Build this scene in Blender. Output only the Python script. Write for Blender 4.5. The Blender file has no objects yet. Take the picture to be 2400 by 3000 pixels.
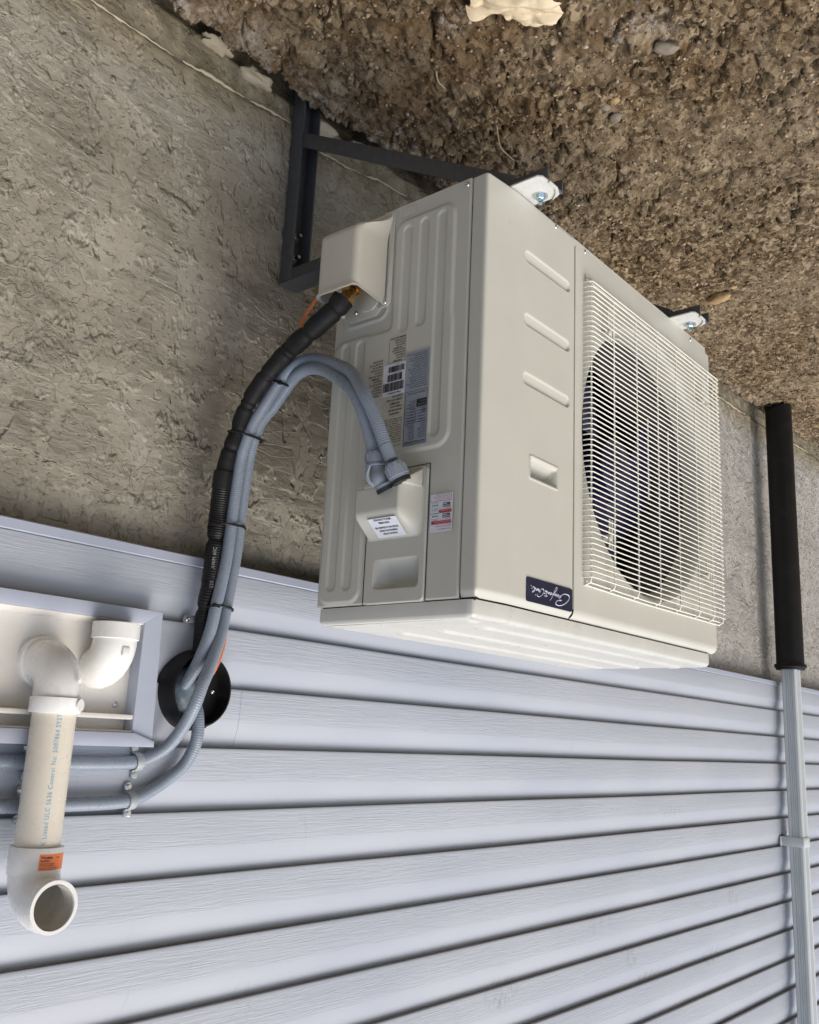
import bpy, bmesh, math, random
import numpy as np
from mathutils import Vector, Matrix
random.seed(7)
S = bpy.context.scene
COL = S.collection
PI = math.pi

# ------------------------------------------------------------------ camera (held upside down)
cd = bpy.data.cameras.new('camera'); cam = bpy.data.objects.new('camera', cd); COL.objects.link(cam)
CP = (1.05971, -1.08118, 0.86719)
CR = ((-0.63647525, 0.20825368, 0.74265043), (-0.76992993, -0.11424188, -0.627819), (-0.04590384, -0.97138005, 0.23305287))
cam.matrix_world = Matrix(((*CR[0], CP[0]), (*CR[1], CP[1]), (*CR[2], CP[2]), (0, 0, 0, 1)))
cd.sensor_fit = 'VERTICAL'; cd.sensor_height = 24.0; cd.lens = 24.0 * 2753.2 / 3000.0
cd.clip_start = 0.02; cd.clip_end = 300
S.camera = cam
# ------------------------------------------------------------------ sky, sun, exposure
SUN_EL, SUN_AZ = math.radians(58), math.radians(192)     # azimuth of the direction to the sun, from +Y clockwise
w = bpy.data.worlds.new('World'); S.world = w; w.use_nodes = True
nt = w.node_tree; bg = nt.nodes['Background']
sky = nt.nodes.new('ShaderNodeTexSky'); sky.sky_type = 'NISHITA'; sky.sun_disc = False
sky.sun_elevation = SUN_EL; sky.sun_rotation = SUN_AZ; sky.air_density = 0.9; sky.dust_density = 4.0; sky.ozone_density = 0.5
nt.links.new(sky.outputs[0], bg.inputs[0]); bg.inputs[1].default_value = 0.12
sl = bpy.data.lights.new('sun', 'SUN'); sl.energy = 1.45; sl.angle = math.radians(50); sl.color = (1.0, 0.955, 0.88)
so = bpy.data.objects.new('sun', sl); COL.objects.link(so)
sd = Vector((math.sin(SUN_AZ) * math.cos(SUN_EL), math.cos(SUN_AZ) * math.cos(SUN_EL), math.sin(SUN_EL)))
so.rotation_euler = (-sd).to_track_quat('-Z', 'Y').to_euler(); so.location = sd * 8
S.view_settings.view_transform = 'Standard'; S.view_settings.look = 'None'
S.view_settings.exposure = 0.58; S.view_settings.gamma = 1.0

# ------------------------------------------------------------------ object helpers
def link(o, parent=None):
    COL.objects.link(o)
    if parent is not None:
        o.parent = parent
        o.location = -Vector(parent.location) if o.location.length == 0 else o.location
    return o
def tag(o, label, cat, group=None):
    o['label'] = label; o['category'] = cat
    if group: o['group'] = group
    return o
def thing(name, label, cat, loc=(0, 0, 0), group=None):
    o = bpy.data.objects.new(name, None); o.location = loc; o.empty_display_size = .05
    COL.objects.link(o); return tag(o, label, cat, group)
def mobj(name, me, mat, parent=None, smooth=None, label=None):
    me.materials.clear() if len(me.materials) else None
    for m in (mat if isinstance(mat, (list, tuple)) else [mat]): me.materials.append(m)
    if smooth is not None:
        me.polygons.foreach_set('use_smooth', [True] * len(me.polygons))
        if smooth < 3: me.set_sharp_from_angle(angle=smooth)
    o = bpy.data.objects.new(name, me); COL.objects.link(o)
    if parent is not None:
        o.parent = parent
        p = parent; off = Vector((0, 0, 0))
        while p is not None: off += Vector(p.location); p = p.parent
        o.location = -off
    if label: o['label'] = label
    return o
class MB:
    """collects vertices and faces in world coordinates"""
    def __init__(s): s.v = []; s.f = []; s.mi = []
    def add(s, vs, fs, mi=0):
        b = len(s.v); s.v.extend([tuple(map(float, q)) for q in vs]); s.f.extend([tuple(b + i for i in f) for f in fs]); s.mi += [mi] * len(fs)
    def box(s, lo, hi, bev=0.0, mi=0, rot=None, org=None, seg=2):
        bm = bmesh.new(); bmesh.ops.create_cube(bm, size=1)
        for v in bm.verts:
            v.co = Vector([(lo[i] + hi[i]) / 2 + v.co[i] * (hi[i] - lo[i]) for i in range(3)])
        if bev > 0: bmesh.ops.bevel(bm, geom=bm.edges[:] , offset=bev, segments=seg, affect='EDGES', profile=.5)
        if rot is not None:
            for v in bm.verts: v.co = rot @ (v.co - Vector(org)) + Vector(org)
        s.addbm(bm, mi)
    def addbm(s, bm, mi=0):
        bm.verts.index_update(); b = len(s.v)
        s.v.extend([tuple(v.co) for v in bm.verts]); s.f.extend([tuple(b + v.index for v in f.verts) for f in bm.faces]); s.mi += [mi] * len(bm.faces)
        bm.free()
    def prism(s, poly, axis, a, b, bev=0.0, mi=0):
        """poly = 2D points in the two other axes (cyclic order), extruded from a to b along axis"""
        bm = bmesh.new()
        def mk(p, t):
            q = [0, 0, 0]; q[axis] = t; o = [i for i in range(3) if i != axis]; q[o[0]] = p[0]; q[o[1]] = p[1]; return q
        A = [bm.verts.new(mk(p, a)) for p in poly]; B = [bm.verts.new(mk(p, b)) for p in poly]
        bm.faces.new(A); bm.faces.new(B[::-1]); n = len(poly)
        for i in range(n): bm.faces.new([A[i], A[(i + 1) % n], B[(i + 1) % n], B[i]])
        bmesh.ops.recalc_face_normals(bm, faces=bm.faces[:])
        if bev > 0: bmesh.ops.bevel(bm, geom=bm.edges[:], offset=bev, segments=2, affect='EDGES', profile=.5)
        s.addbm(bm, mi)
    def tube(s, pts, r, seg=12, caps=True, mi=0, up=None, flat=None):
        P = [Vector(p) for p in pts]; n = len(P)
        T = [(P[min(i + 1, n - 1)] - P[max(i - 1, 0)]).normalized() for i in range(n)]
        u = Vector(up) if up else (Vector((0, 0, 1)) if abs(T[0].z) < .9 else Vector((1, 0, 0)))
        u = (u - T[0] * u.dot(T[0])).normalized(); vs = []
        for i in range(n):
            u = (u - T[i] * u.dot(T[i])).normalized(); b = T[i].cross(u)
            rr = r(i) if callable(r) else (r[i] if isinstance(r, (list, tuple)) else r)
            for k in range(seg):
                a = 2 * PI * k / seg; fl = flat or (1, 1)
                vs.append(P[i] + u * (math.cos(a) * rr * fl[0]) + b * (math.sin(a) * rr * fl[1]))
        fs = [(i * seg + k, i * seg + (k + 1) % seg, (i + 1) * seg + (k + 1) % seg, (i + 1) * seg + k) for i in range(n - 1) for k in range(seg)]
        if caps: fs += [tuple(range(seg))[::-1], tuple(range((n - 1) * seg, n * seg))]
        s.add(vs, fs, mi)
    def lathe(s, c, ax, prof, seg=32, mi=0, capa=False, capb=False):
        """prof = [(t along ax, radius)]"""
        s.tube_r(c, ax, prof, seg, mi, capa, capb)
    def tube_r(s, c, ax, prof, seg, mi, capa, capb):
        c = Vector(c); ax = Vector(ax).normalized(); u = ax.orthogonal().normalized(); b = ax.cross(u); vs = []
        for t, r in prof:
            for k in range(seg):
                a = 2 * PI * k / seg; vs.append(c + ax * t + u * (math.cos(a) * r) + b * (math.sin(a) * r))
        n = len(prof); fs = [(i * seg + k, i * seg + (k + 1) % seg, (i + 1) * seg + (k + 1) % seg, (i + 1) * seg + k) for i in range(n - 1) for k in range(seg)]
        if capa: fs.append(tuple(range(seg))[::-1])
        if capb: fs.append(tuple(range((n - 1) * seg, n * seg)))
        s.add(vs, fs, mi)
    def build(s, name, mat, parent=None, smooth=math.radians(35), label=None):
        me = bpy.data.meshes.new(name); me.from_pydata(s.v, [], s.f)
        if max(s.mi or [0]) > 0: me.polygons.foreach_set('material_index', s.mi)
        me.update(); return mobj(name, me, mat, parent, smooth, label)
def grid(name, P, mat, parent=None, smooth=3.2, flip=False, label=None):
    ny, nx = P.shape[:2]; me = bpy.data.meshes.new(name)
    me.vertices.add(nx * ny); me.vertices.foreach_set('co', P.reshape(-1).astype(np.float32))
    i = np.arange(ny - 1)[:, None] * nx + np.arange(nx - 1)[None, :]
    q = np.stack([i, i + 1, i + nx + 1, i + nx], -1).reshape(-1, 4)
    if flip: q = q[:, ::-1]
    n = len(q); me.loops.add(n * 4); me.loops.foreach_set('vertex_index', q.reshape(-1).astype(np.int32))
    me.polygons.add(n); me.polygons.foreach_set('loop_start', np.arange(0, n * 4, 4, dtype=np.int32)); 
    me.update(calc_edges=True)
    return mobj(name, me, mat, parent, smooth, label)
def spline(pts, step):
    """centripetal-like Catmull-Rom through pts, resampled evenly"""
    P = [Vector(p) for p in pts]; P = [P[0] * 2 - P[1]] + P + [P[-1] * 2 - P[-2]]; out = []
    for i in range(1, len(P) - 2):
        a, b, c, d = P[i - 1:i + 3]
        for k in range(24):
            t = k / 24
            out.append(.5 * ((2 * b) + (c - a) * t + (2 * a - 5 * b + 4 * c - d) * t * t + (3 * b - a - 3 * c + d) * t ** 3))
    out.append(P[-2])
    for _ in range(3):   # smooth kinks
        out = [out[0]] + [(out[i - 2 if i > 1 else 0] + out[i - 1] + out[i] * 2 + out[i + 1] + out[min(i + 2, len(out) - 1)]) / 6 for i in range(1, len(out) - 1)] + [out[-1]]
    L = [0]
    for i in range(1, len(out)): L.append(L[-1] + (out[i] - out[i - 1]).length)
    n = max(2, int(L[-1] / step)); res = []; j = 0
    for k in range(n + 1):
        s = L[-1] * k / n
        while j < len(L) - 2 and L[j + 1] < s: j += 1
        t = (s - L[j]) / max(1e-9, L[j + 1] - L[j]); res.append(out[j].lerp(out[j + 1], min(1, t)))
    return res
FONT = None
def text_geo(txt, size, shear=0.0, bold=0.0, align='LEFT', space=1.0):
    cu = bpy.data.curves.new('t', 'FONT'); cu.body = txt; cu.size = size; cu.shear = shear; cu.align_x = align
    cu.offset = bold; cu.resolution_u = 2; cu.space_character = space
    o = bpy.data.objects.new('t', cu); COL.objects.link(o)
    dg = bpy.context.evaluated_depsgraph_get(); me = o.evaluated_get(dg).to_mesh()
    vs = [tuple(v.co) for v in me.vertices]; fs = [tuple(p.vertices) for p in me.polygons]
    o.evaluated_get(dg).to_mesh_clear(); bpy.data.objects.remove(o); bpy.data.curves.remove(cu)
    return vs, fs
def put_text(mb, txt, size, org, right, up, mi=0, width=None, **k):
    vs, fs = text_geo(txt, size, **k)
    if not vs: return
    org = Vector(org); right = Vector(right); up = Vector(up); sx = 1.0
    if width:
        w0 = max(v[0] for v in vs) - min(v[0] for v in vs); sx = width / w0
    mb.add([org + right * (v[0] * sx) + up * v[1] for v in vs], fs, mi)

# ------------------------------------------------------------------ numpy noise
def h2(ix, iy, seed):
    n = (ix.astype(np.int64) * 374761393 + iy.astype(np.int64) * 668265263 + seed * 974634777) & 0xffffffff
    n = ((n ^ (n >> 13)) * 1274126177) & 0xffffffff
    n = ((n ^ (n >> 15)) * 2246822519) & 0xffffffff
    return ((n ^ (n >> 16)) & 0xffffff) / float(0x1000000)
def vn(x, y, seed):
    ix = np.floor(x); iy = np.floor(y); fx = x - ix; fy = y - iy
    fx = fx * fx * fx * (fx * (fx * 6 - 15) + 10); fy = fy * fy * fy * (fy * (fy * 6 - 15) + 10)
    a = h2(ix, iy, seed); b = h2(ix + 1, iy, seed); c = h2(ix, iy + 1, seed); d = h2(ix + 1, iy + 1, seed)
    return (a + (b - a) * fx + (c - a) * fy + (a - b - c + d) * fx * fy) * 2 - 1
def fbm(x, y, seed, o=4):
    s = 0; a = 1; t = 0
    for i in range(o): s = s + a * vn(x, y, seed + i * 17); t += a; a *= .5; x = x * 2.03 + 11.3; y = y * 2.03 + 5.7
    return s / t
def worley(x, y, seed, jit=.9):
    ix = np.floor(x); iy = np.floor(y); f1 = np.full(x.shape, 9.); f2 = f1.copy(); idv = np.zeros(x.shape)
    for dx in (-1, 0, 1):
        for dy in (-1, 0, 1):
            cx = ix + dx; cy = iy + dy
            px = cx + .5 + (h2(cx, cy, seed) - .5) * jit; py = cy + .5 + (h2(cx, cy, seed + 5) - .5) * jit
            d = np.hypot(px - x, py - y); m = d < f1
            f2 = np.where(m, f1, np.minimum(f2, d)); idv = np.where(m, h2(cx, cy, seed + 9), idv); f1 = np.where(m, d, f1)
    return f1, f2, idv
def sst(a, b, x):
    t = np.clip((x - a) / (b - a), 0, 1); return t * t * (3 - 2 * t)
def rbox(x, y, x0, x1, y0, y1, r):
    qx = np.abs(x - (x0 + x1) / 2) - (x1 - x0) / 2 + r; qy = np.abs(y - (y0 + y1) / 2) - (y1 - y0) / 2 + r
    return np.hypot(np.maximum(qx, 0), np.maximum(qy, 0)) + np.minimum(np.maximum(qx, qy), 0) - r
def smin(a, b, k):
    h = np.clip(.5 + .5 * (b - a) / k, 0, 1); return b + (a - b) * h - k * h * (1 - h)

# ------------------------------------------------------------------ materials
class N:
    def __init__(s, name):
        s.m = bpy.data.materials.new(name); s.m.use_nodes = True; s.t = s.m.node_tree; s.b = s.t.nodes['Principled BSDF']
        s._co = None
    def n(s, typ, ins=None, **a):
        q = s.t.nodes.new('ShaderNode' + typ)
        for k, v in a.items(): setattr(q, k, v)
        for k, v in (ins or {}).items():
            if isinstance(v, bpy.types.NodeSocket): s.t.links.new(v, q.inputs[k])
            else: q.inputs[k].default_value = v
        return q
    def co(s):
        if s._co is None: s._co = s.n('TexCoord').outputs['Object']
        return s._co
    def mp(s, sc, rot=(0, 0, 0), loc=(0, 0, 0)):
        return s.n('Mapping', {0: s.co(), 1: loc, 2: rot, 3: sc}).outputs[0]
    def noise(s, vec, scale, det=4, rough=.5, dist=0, out=0):
        return s.n('TexNoise', {'Vector': vec, 'Scale': scale, 'Detail': det, 'Roughness': rough, 'Distortion': dist}).outputs[out]
    def math(s, op, a, b=0.0, c=0.0, clamp=False):
        return s.n('Math', {0: a, 1: b, 2: c}, operation=op, use_clamp=clamp).outputs[0]
    def ramp(s, fac, stops, interp='LINEAR'):
        q = s.n('ValToRGB', {0: fac}); cr = q.color_ramp; cr.interpolation = interp
        while len(cr.elements) > len(stops): cr.elements.remove(cr.elements[-1])
        while len(cr.elements) < len(stops): cr.elements.new(.5)
        for e, (p, c) in zip(cr.elements, stops):
            e.position = p; e.color = (*c, 1) if isinstance(c, (tuple, list)) else (c, c, c, 1)
        return q.outputs[0]
    def mix(s, fac, a, b, blend='MIX'):
        q = s.n('Mix', data_type='RGBA', blend_type=blend)
        for i, v in ((0, fac), (6, a), (7, b)):
            if isinstance(v, bpy.types.NodeSocket): s.t.links.new(v, q.inputs[i])
            else: q.inputs[i].default_value = (*v, 1) if isinstance(v, (tuple, list)) and len(v) == 3 else v
        return q.outputs[2]
    def mr(s, v, a, b, c, d, smooth=False):
        q = s.n('MapRange', {0: v, 1: a, 2: b, 3: c, 4: d}); q.clamp = True
        if smooth: q.interpolation_type = 'SMOOTHSTEP'
        return q.outputs[0]
    def set(s, k, v):
        if isinstance(v, bpy.types.NodeSocket): s.t.links.new(v, s.b.inputs[k])
        else: s.b.inputs[k].default_value = (*v, 1) if isinstance(v, (tuple, list)) and len(v) == 3 else v
    def bump(s, h, dist=.001, strength=1.0, nrm=None):
        q = s.n('Bump', {'Height': h, 'Distance': dist, 'Strength': strength})
        if nrm is not None: s.t.links.new(nrm, q.inputs['Normal'])
        return q.outputs[0]
def simple(name, col, rough=.5, metal=0.0, var=.06, scale=30, spec=.5, bump=0, bscale=400, dirt=None, dirt_s=12, dirt_t=(.62, .8)):
    n = N(name); v = n.mp((1, 1, 1)); f = n.noise(v, scale, 5, .6)
    k = n.mr(f, .3, .7, 1 - var, 1 + var)
    c = n.mix(1.0, col, n.n('CombineColor', {0: k, 1: k, 2: k}).outputs[0], 'MULTIPLY')
    if dirt:
        d = n.noise(v, dirt_s, 8, .7, .6); m = n.mr(d, dirt_t[0], dirt_t[1], 0, 1); c = n.mix(m, c, dirt)
    n.set('Base Color', c); n.set('Metallic', metal); n.set('Specular IOR Level', spec)
    n.set('Roughness', n.mr(n.noise(v, scale * 3, 4, .6), .3, .7, max(.02, rough - .06), rough + .06))
    if bump: n.set('Normal', n.bump(n.noise(v, bscale, 3, .6), bump))
    return n.m
M = {}
M['paint'] = simple('beige_enamel', (.530, .532, .470), .38, var=.03, scale=9, bump=.00005, bscale=700, dirt=(.36, .33, .26), dirt_s=26, dirt_t=(.71, .86))
M['paint_skylit'] = simple('beige_enamel_skylit', (.560, .565, .520), .33, var=.05, scale=14, bump=.00006, bscale=600, dirt=(.45, .42, .32), dirt_s=18, dirt_t=(.6, .8))  # paler enamel for the lid: sky sheen painted into the colour
M['hood'] = simple('hood_plastic', (.56, .545, .47), .33, var=.03, scale=12)
M['gap'] = simple('gap_black', (.012, .012, .012), .8)
M['grille'] = simple('grille_coating', (.74, .74, .66), .38, var=.04)
M['dark'] = simple('fan_cavity_metal', (.008, .008, .009), .7)
M['ring'] = simple('fan_ring_metal', (.13, .133, .128), .42)
M['navy'] = simple('fan_plastic_navy', (.014, .014, .062), .30, var=.15)
M['coil'] = simple('coil_fins', (.010, .010, .012), .5, .3)
M['foot'] = simple('foot_enamel', (.50, .512, .49), .28, var=.06, dirt=(.3, .29, .27), dirt_s=45, dirt_t=(.64, .74))
M['steel'] = simple('bracket_steel', (.085, .090, .096), .42, .2, var=.15, scale=60, bump=.00008, bscale=500, dirt=(.13, .12, .1), dirt_s=30)
M['zinc'] = simple('zinc_screw', (.70, .72, .73), .22, 1.0, var=.1)
M['bluezinc'] = simple('blue_zinc_bolt', (.50, .66, .74), .2, 1.0, var=.15)
M['brass'] = simple('brass', (.72, .43, .16), .28, 1.0, var=.08)
M['black_foam'] = simple('black_foam_tape', (.009, .009, .010), .6, spec=.3, var=.3, scale=40, bump=.0004, bscale=90)
M['black_plastic'] = simple('black_plastic', (.009, .009, .010), .46, spec=.35, var=.3)
M['black_abs'] = simple('black_abs_pipe', (.006, .0065, .007), .42, spec=.35, var=.4, scale=18, bump=.0002, bscale=120, dirt=(.03, .033, .033), dirt_s=22, dirt_t=(.6, .85))
M['conduit'] = simple('conduit_grey', (.225, .270, .325), .30, var=.05)
M['connector'] = simple('connector_grey', (.23, .27, .325), .4, var=.06)
M['strap'] = simple('strap_grey', (.33, .36, .38), .45, var=.06)
M['putty'] = simple('putty', (.125, .175, .21), .5, var=.35, scale=35, bump=.002, bscale=60)
M['orange_wire'] = simple('orange_wire', (.62, .19, .06), .45)
M['pvc_white'] = simple('pvc_white', (.78, .79, .765), .25, var=.03, dirt=(.5, .47, .4), dirt_s=14, dirt_t=(.62, .85))
M['pvc_cream'] = simple('pvc_cream', (.70, .655, .555), .3, var=.03, dirt=(.66, .52, .3), dirt_s=20, dirt_t=(.68, .85))
M['pvc_in'] = simple('pvc_inside', (.52, .51, .47), .5, var=.12, scale=40, dirt=(.2, .17, .12), dirt_s=30, dirt_t=(.6, .8))
M['trim'] = simple('trim_vinyl', (.375, .415, .50), .42, var=.03)
M['cream'] = simple('cream_plate', (.66, .645, .61), .45, var=.04, dirt=(.2, .17, .12), dirt_s=34, dirt_t=(.69, .78))
M['ds'] = simple('downspout_enamel', (.58, .625, .64), .34, var=.05, scale=12, dirt=(.35, .35, .34), dirt_s=30)
M['rubber'] = simple('rubber_gasket', (.012, .012, .012), .6)
M['ink'] = simple('black_ink', (.02, .02, .022), .6)
M['bluelink'] = simple('blue_print', (.10, .38, .58), .5, var=.25, scale=90)
M['red'] = simple('red_ink', (.50, .02, .035), .5)
M['pinkred'] = simple('thin_red_ink', (.60, .10, .13), .5)
M['yellow'] = simple('warning_yellow', (.55, .42, .02), .5)
M['white_label'] = simple('white_sticker', (.66, .69, .76), .4)
M['silver_label'] = simple('silver_sticker', (.30, .34, .40), .35, .15)
M['clear_label'] = simple('beige_sticker', (.50, .49, .41), .3)
M['orange_label'] = simple('orange_sticker', (.85, .22, .05), .4, var=.05)
M['badge'] = simple('navy_badge', (.010, .013, .040), .35, var=.5, scale=60)
M['badge_ink'] = simple('badge_lettering', (.62, .65, .80), .35)

MARKS = [(-1.645, 1.4945, .085, .014, .8, (.30, .27, .20), .47), (-2.10, 1.498, .09, .035, .6, (.18, .17, .15), .50), (-2.277, 1.325, .06, .060, .65, (.18, .17, .15), .49),
         (-1.53, 1.425, .06, .035, .45, (.2, .18, .15), .50), (-1.79, 1.050, .10, .022, .5, (.2, .19, .17), .50), (-.89, 1.420, .08, .040, .55, (.2, .18, .15), .49), (-1.35, 1.320, .09, .04, .35, (.2, .18, .15), .50), (-.62, 1.50, .06, .03, .5, (.25, .22, .17), .49)]
def siding_mat():
    n = N('vinyl_siding'); sx = n.n('SeparateXYZ', {0: n.co()}); z = sx.outputs[2]
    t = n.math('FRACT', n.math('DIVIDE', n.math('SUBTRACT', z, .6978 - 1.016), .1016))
    mask = n.math('MULTIPLY', n.mr(t, .03, .06, 0, 1), n.mr(t, .53, .58, 1, 0))
    g1 = n.noise(n.mp((9, 1, 210)), 1.0, 4, .55, .9); g2 = n.noise(n.mp((22, 1, 430), loc=(3, 0, 7)), 1.0, 3, .5, .5)
    g = n.math('ADD', n.math('MULTIPLY', n.mr(g1, .44, .56, 0, 1, True), 1.0), n.math('MULTIPLY', n.mr(g2, .4, .6, 0, 1, True), .5))
    h = n.math('MULTIPLY', g, mask); b = n.bump(h, .00017)
    b2 = n.bump(n.noise(n.mp((1, 1, 1)), 500, 3, .6), .00006, nrm=b); n.set('Normal', b2)
    c0 = n.ramp(n.noise(n.mp((1.2, 1, 3)), 2.2, 3, .5), [(.3, (.405, .442, .505)), (.7, (.455, .488, .540))])
    # shade under each butt is painted into the cove colour; smears here and there
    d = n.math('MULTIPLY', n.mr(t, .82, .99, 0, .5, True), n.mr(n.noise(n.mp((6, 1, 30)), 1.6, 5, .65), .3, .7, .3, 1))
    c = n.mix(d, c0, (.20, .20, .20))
    sm = n.math('MULTIPLY', n.mr(n.noise(n.mp((16, 1, 5)), 1.4, 8, .75, 1.2), .60, .74, 0, .38), n.mr(n.noise(n.mp((1, 1, 1)), 3, 2, .5), .5, .62, 0, 1))
    c = n.mix(sm, c, (.22, .21, .20)); sp = n.mr(n.noise(n.mp((1, 1, 1), loc=(5, 5, 5)), 160, 2, .5), .77, .82, 0, .5)
    c = n.mix(sp, c, (.18, .16, .13))
    xx = sx.outputs[0]; fine = n.noise(n.mp((60, 1, 14)), 1.6, 6, .7, .8)
    for (mx, mz, rx, rz, amt, colr, lo) in MARKS:
        dd = n.math('ADD', n.math('POWER', n.math('DIVIDE', n.math('SUBTRACT', xx, mx), rx), 2.0), n.math('POWER', n.math('DIVIDE', n.math('SUBTRACT', z, mz), rz), 2.0))
        k = n.math('MULTIPLY', n.mr(dd, .25, 1, 1, 0, True), n.mr(fine, lo, lo + .10, 0, amt * .7)); c = n.mix(k, c, colr)
    n.set('Base Color', c); n.set('Roughness', .42); n.set('Specular IOR Level', .45); return n.m
M['siding'] = siding_mat()

def concrete_mat():
    n = N('parged_concrete'); P1 = n.mp((1, 1, 1)); sx = n.n('SeparateXYZ', {0: n.co()}); x = sx.outputs[0]; z = sx.outputs[2]
    # trowelled smears: low terraces with thin ragged drops, mostly horizontal
    warp = n.noise(n.mp((1.3, 1, 3.2)), 2.0, 2, .45, .2); rag = n.noise(n.mp((.55, 1, 1.2)), 46, 3, .62, .2); big = n.noise(P1, 2.1, 2, .5)
    q = n.math('ADD', n.math('MULTIPLY', z, 12.5), n.math('MULTIPLY', warp, 2.2)); q = n.math('ADD', q, n.math('MULTIPLY', x, 1.6))
    q = n.math('ADD', q, n.math('MULTIPLY', rag, .30)); f = n.math('FRACT', q)
    saw = n.math('MULTIPLY', n.mr(f, 0, .975, 0, 1), n.mr(f, .965, .998, 1, 0))
    msk = n.mr(n.noise(n.mp((4.2, 1, 2.4), loc=(1, 0, 2)), 2.4, 4, .6), .44, .50, .0, 1, True)
    saw = n.math('MULTIPLY', saw, msk)
    q2 = n.math('ADD', n.math('MULTIPLY', z, 27.0), n.math('MULTIPLY', n.noise(n.mp((2.2, 1, 5), loc=(4, 2, 1)), 2.0, 2, .5, .2), 3.0)); q2 = n.math('ADD', q2, n.math('MULTIPLY', rag, .60)); q2 = n.math('SUBTRACT', q2, n.math('MULTIPLY', x, 3.0))
    f2 = n.math('FRACT', q2); saw2 = n.math('MULTIPLY', n.mr(f2, 0, .955, 0, 1), n.mr(f2, .955, .995, 1, 0))
    m2 = n.mr(n.noise(n.mp((3.6, 1, 2.5), loc=(9, 3, 2)), 3.0, 4, .6), .47, .52, 0, 1, True); saw2 = n.math('MULTIPLY', saw2, m2)
    blot = n.mr(n.noise(P1, 30, 5, .62, .5), .47, .53, 0, 1, True); farb = n.mr(x, -1.6, -1.0, 1.6, 0, True); blot = n.math('MULTIPLY', blot, n.math('MAXIMUM', n.mr(n.noise(n.mp((1, 1, 1), loc=(7, 0, 3)), 5, 3, .5), .48, .56, 0, 1, True), farb))
    pits = n.mr(n.noise(P1, 120, 3, .6, .3), .30, .40, 1, 0); fine = n.noise(P1, 420, 4, .7)
    scr = n.noise(n.mp((9, 1, 190), rot=(0, .12, 0)), 1.0, 3, .6)
    h = n.math('ADD', n.math('MULTIPLY', saw, 1.0), n.math('MULTIPLY', saw2, .62)); h = n.math('ADD', h, n.math('MULTIPLY', blot, .20))
    h = n.math('SUBTRACT', h, n.math('MULTIPLY', pits, .25)); h = n.math('ADD', h, n.math('MULTIPLY', fine, .13)); h = n.math('ADD', h, n.math('MULTIPLY', scr, .07))
    n.set('Normal', n.bump(h, .0062, 1.0))
    c = n.ramp(n.noise(n.mp((1, 1, 1.3)), 3.4, 5, .6), [(.28, (.272, .252, .198)), (.5, (.368, .345, .280)), (.72, (.470, .447, .375))])
    # paler, cooler far end is painted-in light; foot of the wall is ochre
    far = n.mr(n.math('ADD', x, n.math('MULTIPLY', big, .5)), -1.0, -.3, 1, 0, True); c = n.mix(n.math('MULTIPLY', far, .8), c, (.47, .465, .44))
    zb = n.math('ADD', z, n.math('MULTIPLY', n.noise(P1, 5, 4, .6), -.12)); zb = n.math('ADD', zb, n.math('MULTIPLY', x, -.05))
    och = n.mr(zb, -.44, -.30, .85, 0, True); c = n.mix(och, c, n.ramp(n.noise(P1, 26, 5, .65), [(.3, (.15, .115, .06)), (.62, (.36, .31, .20)), (.8, (.47, .42, .31))]))
    c = n.mix(n.mr(n.noise(P1, 9, 6, .7, .5), .58, .75, 0, .4), c, (.42, .41, .38))
    c = n.mix(n.math('MULTIPLY', pits, .30), c, (.10, .095, .08)); c = n.mix(n.mr(n.noise(P1, 65, 5, .7), .35, .65, .22, 0), c, (.13, .12, .10))
    n.set('Base Color', c); n.set('Roughness', .85); n.set('Specular IOR Level', .25); return n.m
M['concrete'] = concrete_mat()

def soil_mat():
    n = N('clay_soil'); P1 = n.mp((1, 1, 1)); sx = n.n('SeparateXYZ', {0: n.co()}); x = sx.outputs[0]; y = sx.outputs[1]
    v = n.n('TexVoronoi', {'Vector': n.n('VectorMath', {0: P1, 1: n.n('VectorMath', {0: n.noise(P1, 40, 2, .5, out=1), 'Scale': .012}, operation='SCALE').outputs[0]}, operation='ADD').outputs[0], 'Scale': 75.0})
    cell = n.n('SeparateColor', {0: v.outputs['Color']}).outputs[0]; big = n.noise(P1, 3.2, 5, .6); mid = n.noise(P1, 22, 5, .65)
    a = n.math('ADD', n.math('MULTIPLY', cell, .45), n.math('MULTIPLY', mid, .55))
    c = n.ramp(a, [(.22, (.040, .027, .015)), (.42, (.105, .075, .042)), (.60, (.205, .154, .092)), (.78, (.370, .300, .200))])
    c = n.mix(n.mr(big, .42, .62, 0, .55, True), c, n.ramp(mid, [(.3, (.120, .092, .060)), (.7, (.370, .305, .210))]))
    near = n.mr(x, -1.1, .1, 0, 1, True); c = n.mix(n.math('MULTIPLY', near, n.mr(n.noise(P1, 7, 4, .6), .42, .62, 0, .55, True)), c, (.155, .088, .036))
    # white salt crust along the wall and in patches
    wy = n.mr(n.math('ADD', y, n.math('MULTIPLY', n.noise(P1, 9, 5, .65), .28)), .26, .36, 0, 1, True)
    crust = n.math('MULTIPLY', wy, n.mr(n.noise(P1, 38, 6, .7), .47, .60, 0, .8, True)); crust = n.math('MULTIPLY', crust, n.mr(x, -1.9, -1.1, .35, 1))
    pt = n.math('MULTIPLY', n.mr(n.noise(n.mp((1, 1, 1), loc=(3, 1, 0)), 6.5, 5, .6), .58, .68, 0, 1, True), n.mr(n.noise(P1, 60, 4, .7), .42, .6, 0, .75, True)); pt = n.math('MULTIPLY', pt, near)
    c = n.mix(n.math('MAXIMUM', crust, pt), c, (.40, .375, .335))
    n.set('Base Color', c); n.set('Roughness', .92); n.set('Specular IOR Level', .15)
    h = n.math('ADD', n.noise(P1, 260, 5, .7), n.math('MULTIPLY', n.noise(P1, 90, 4, .6), 1.6)); n.set('Normal', n.bump(h, .0040, 1.0)); return n.m
M['soil'] = soil_mat()
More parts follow.
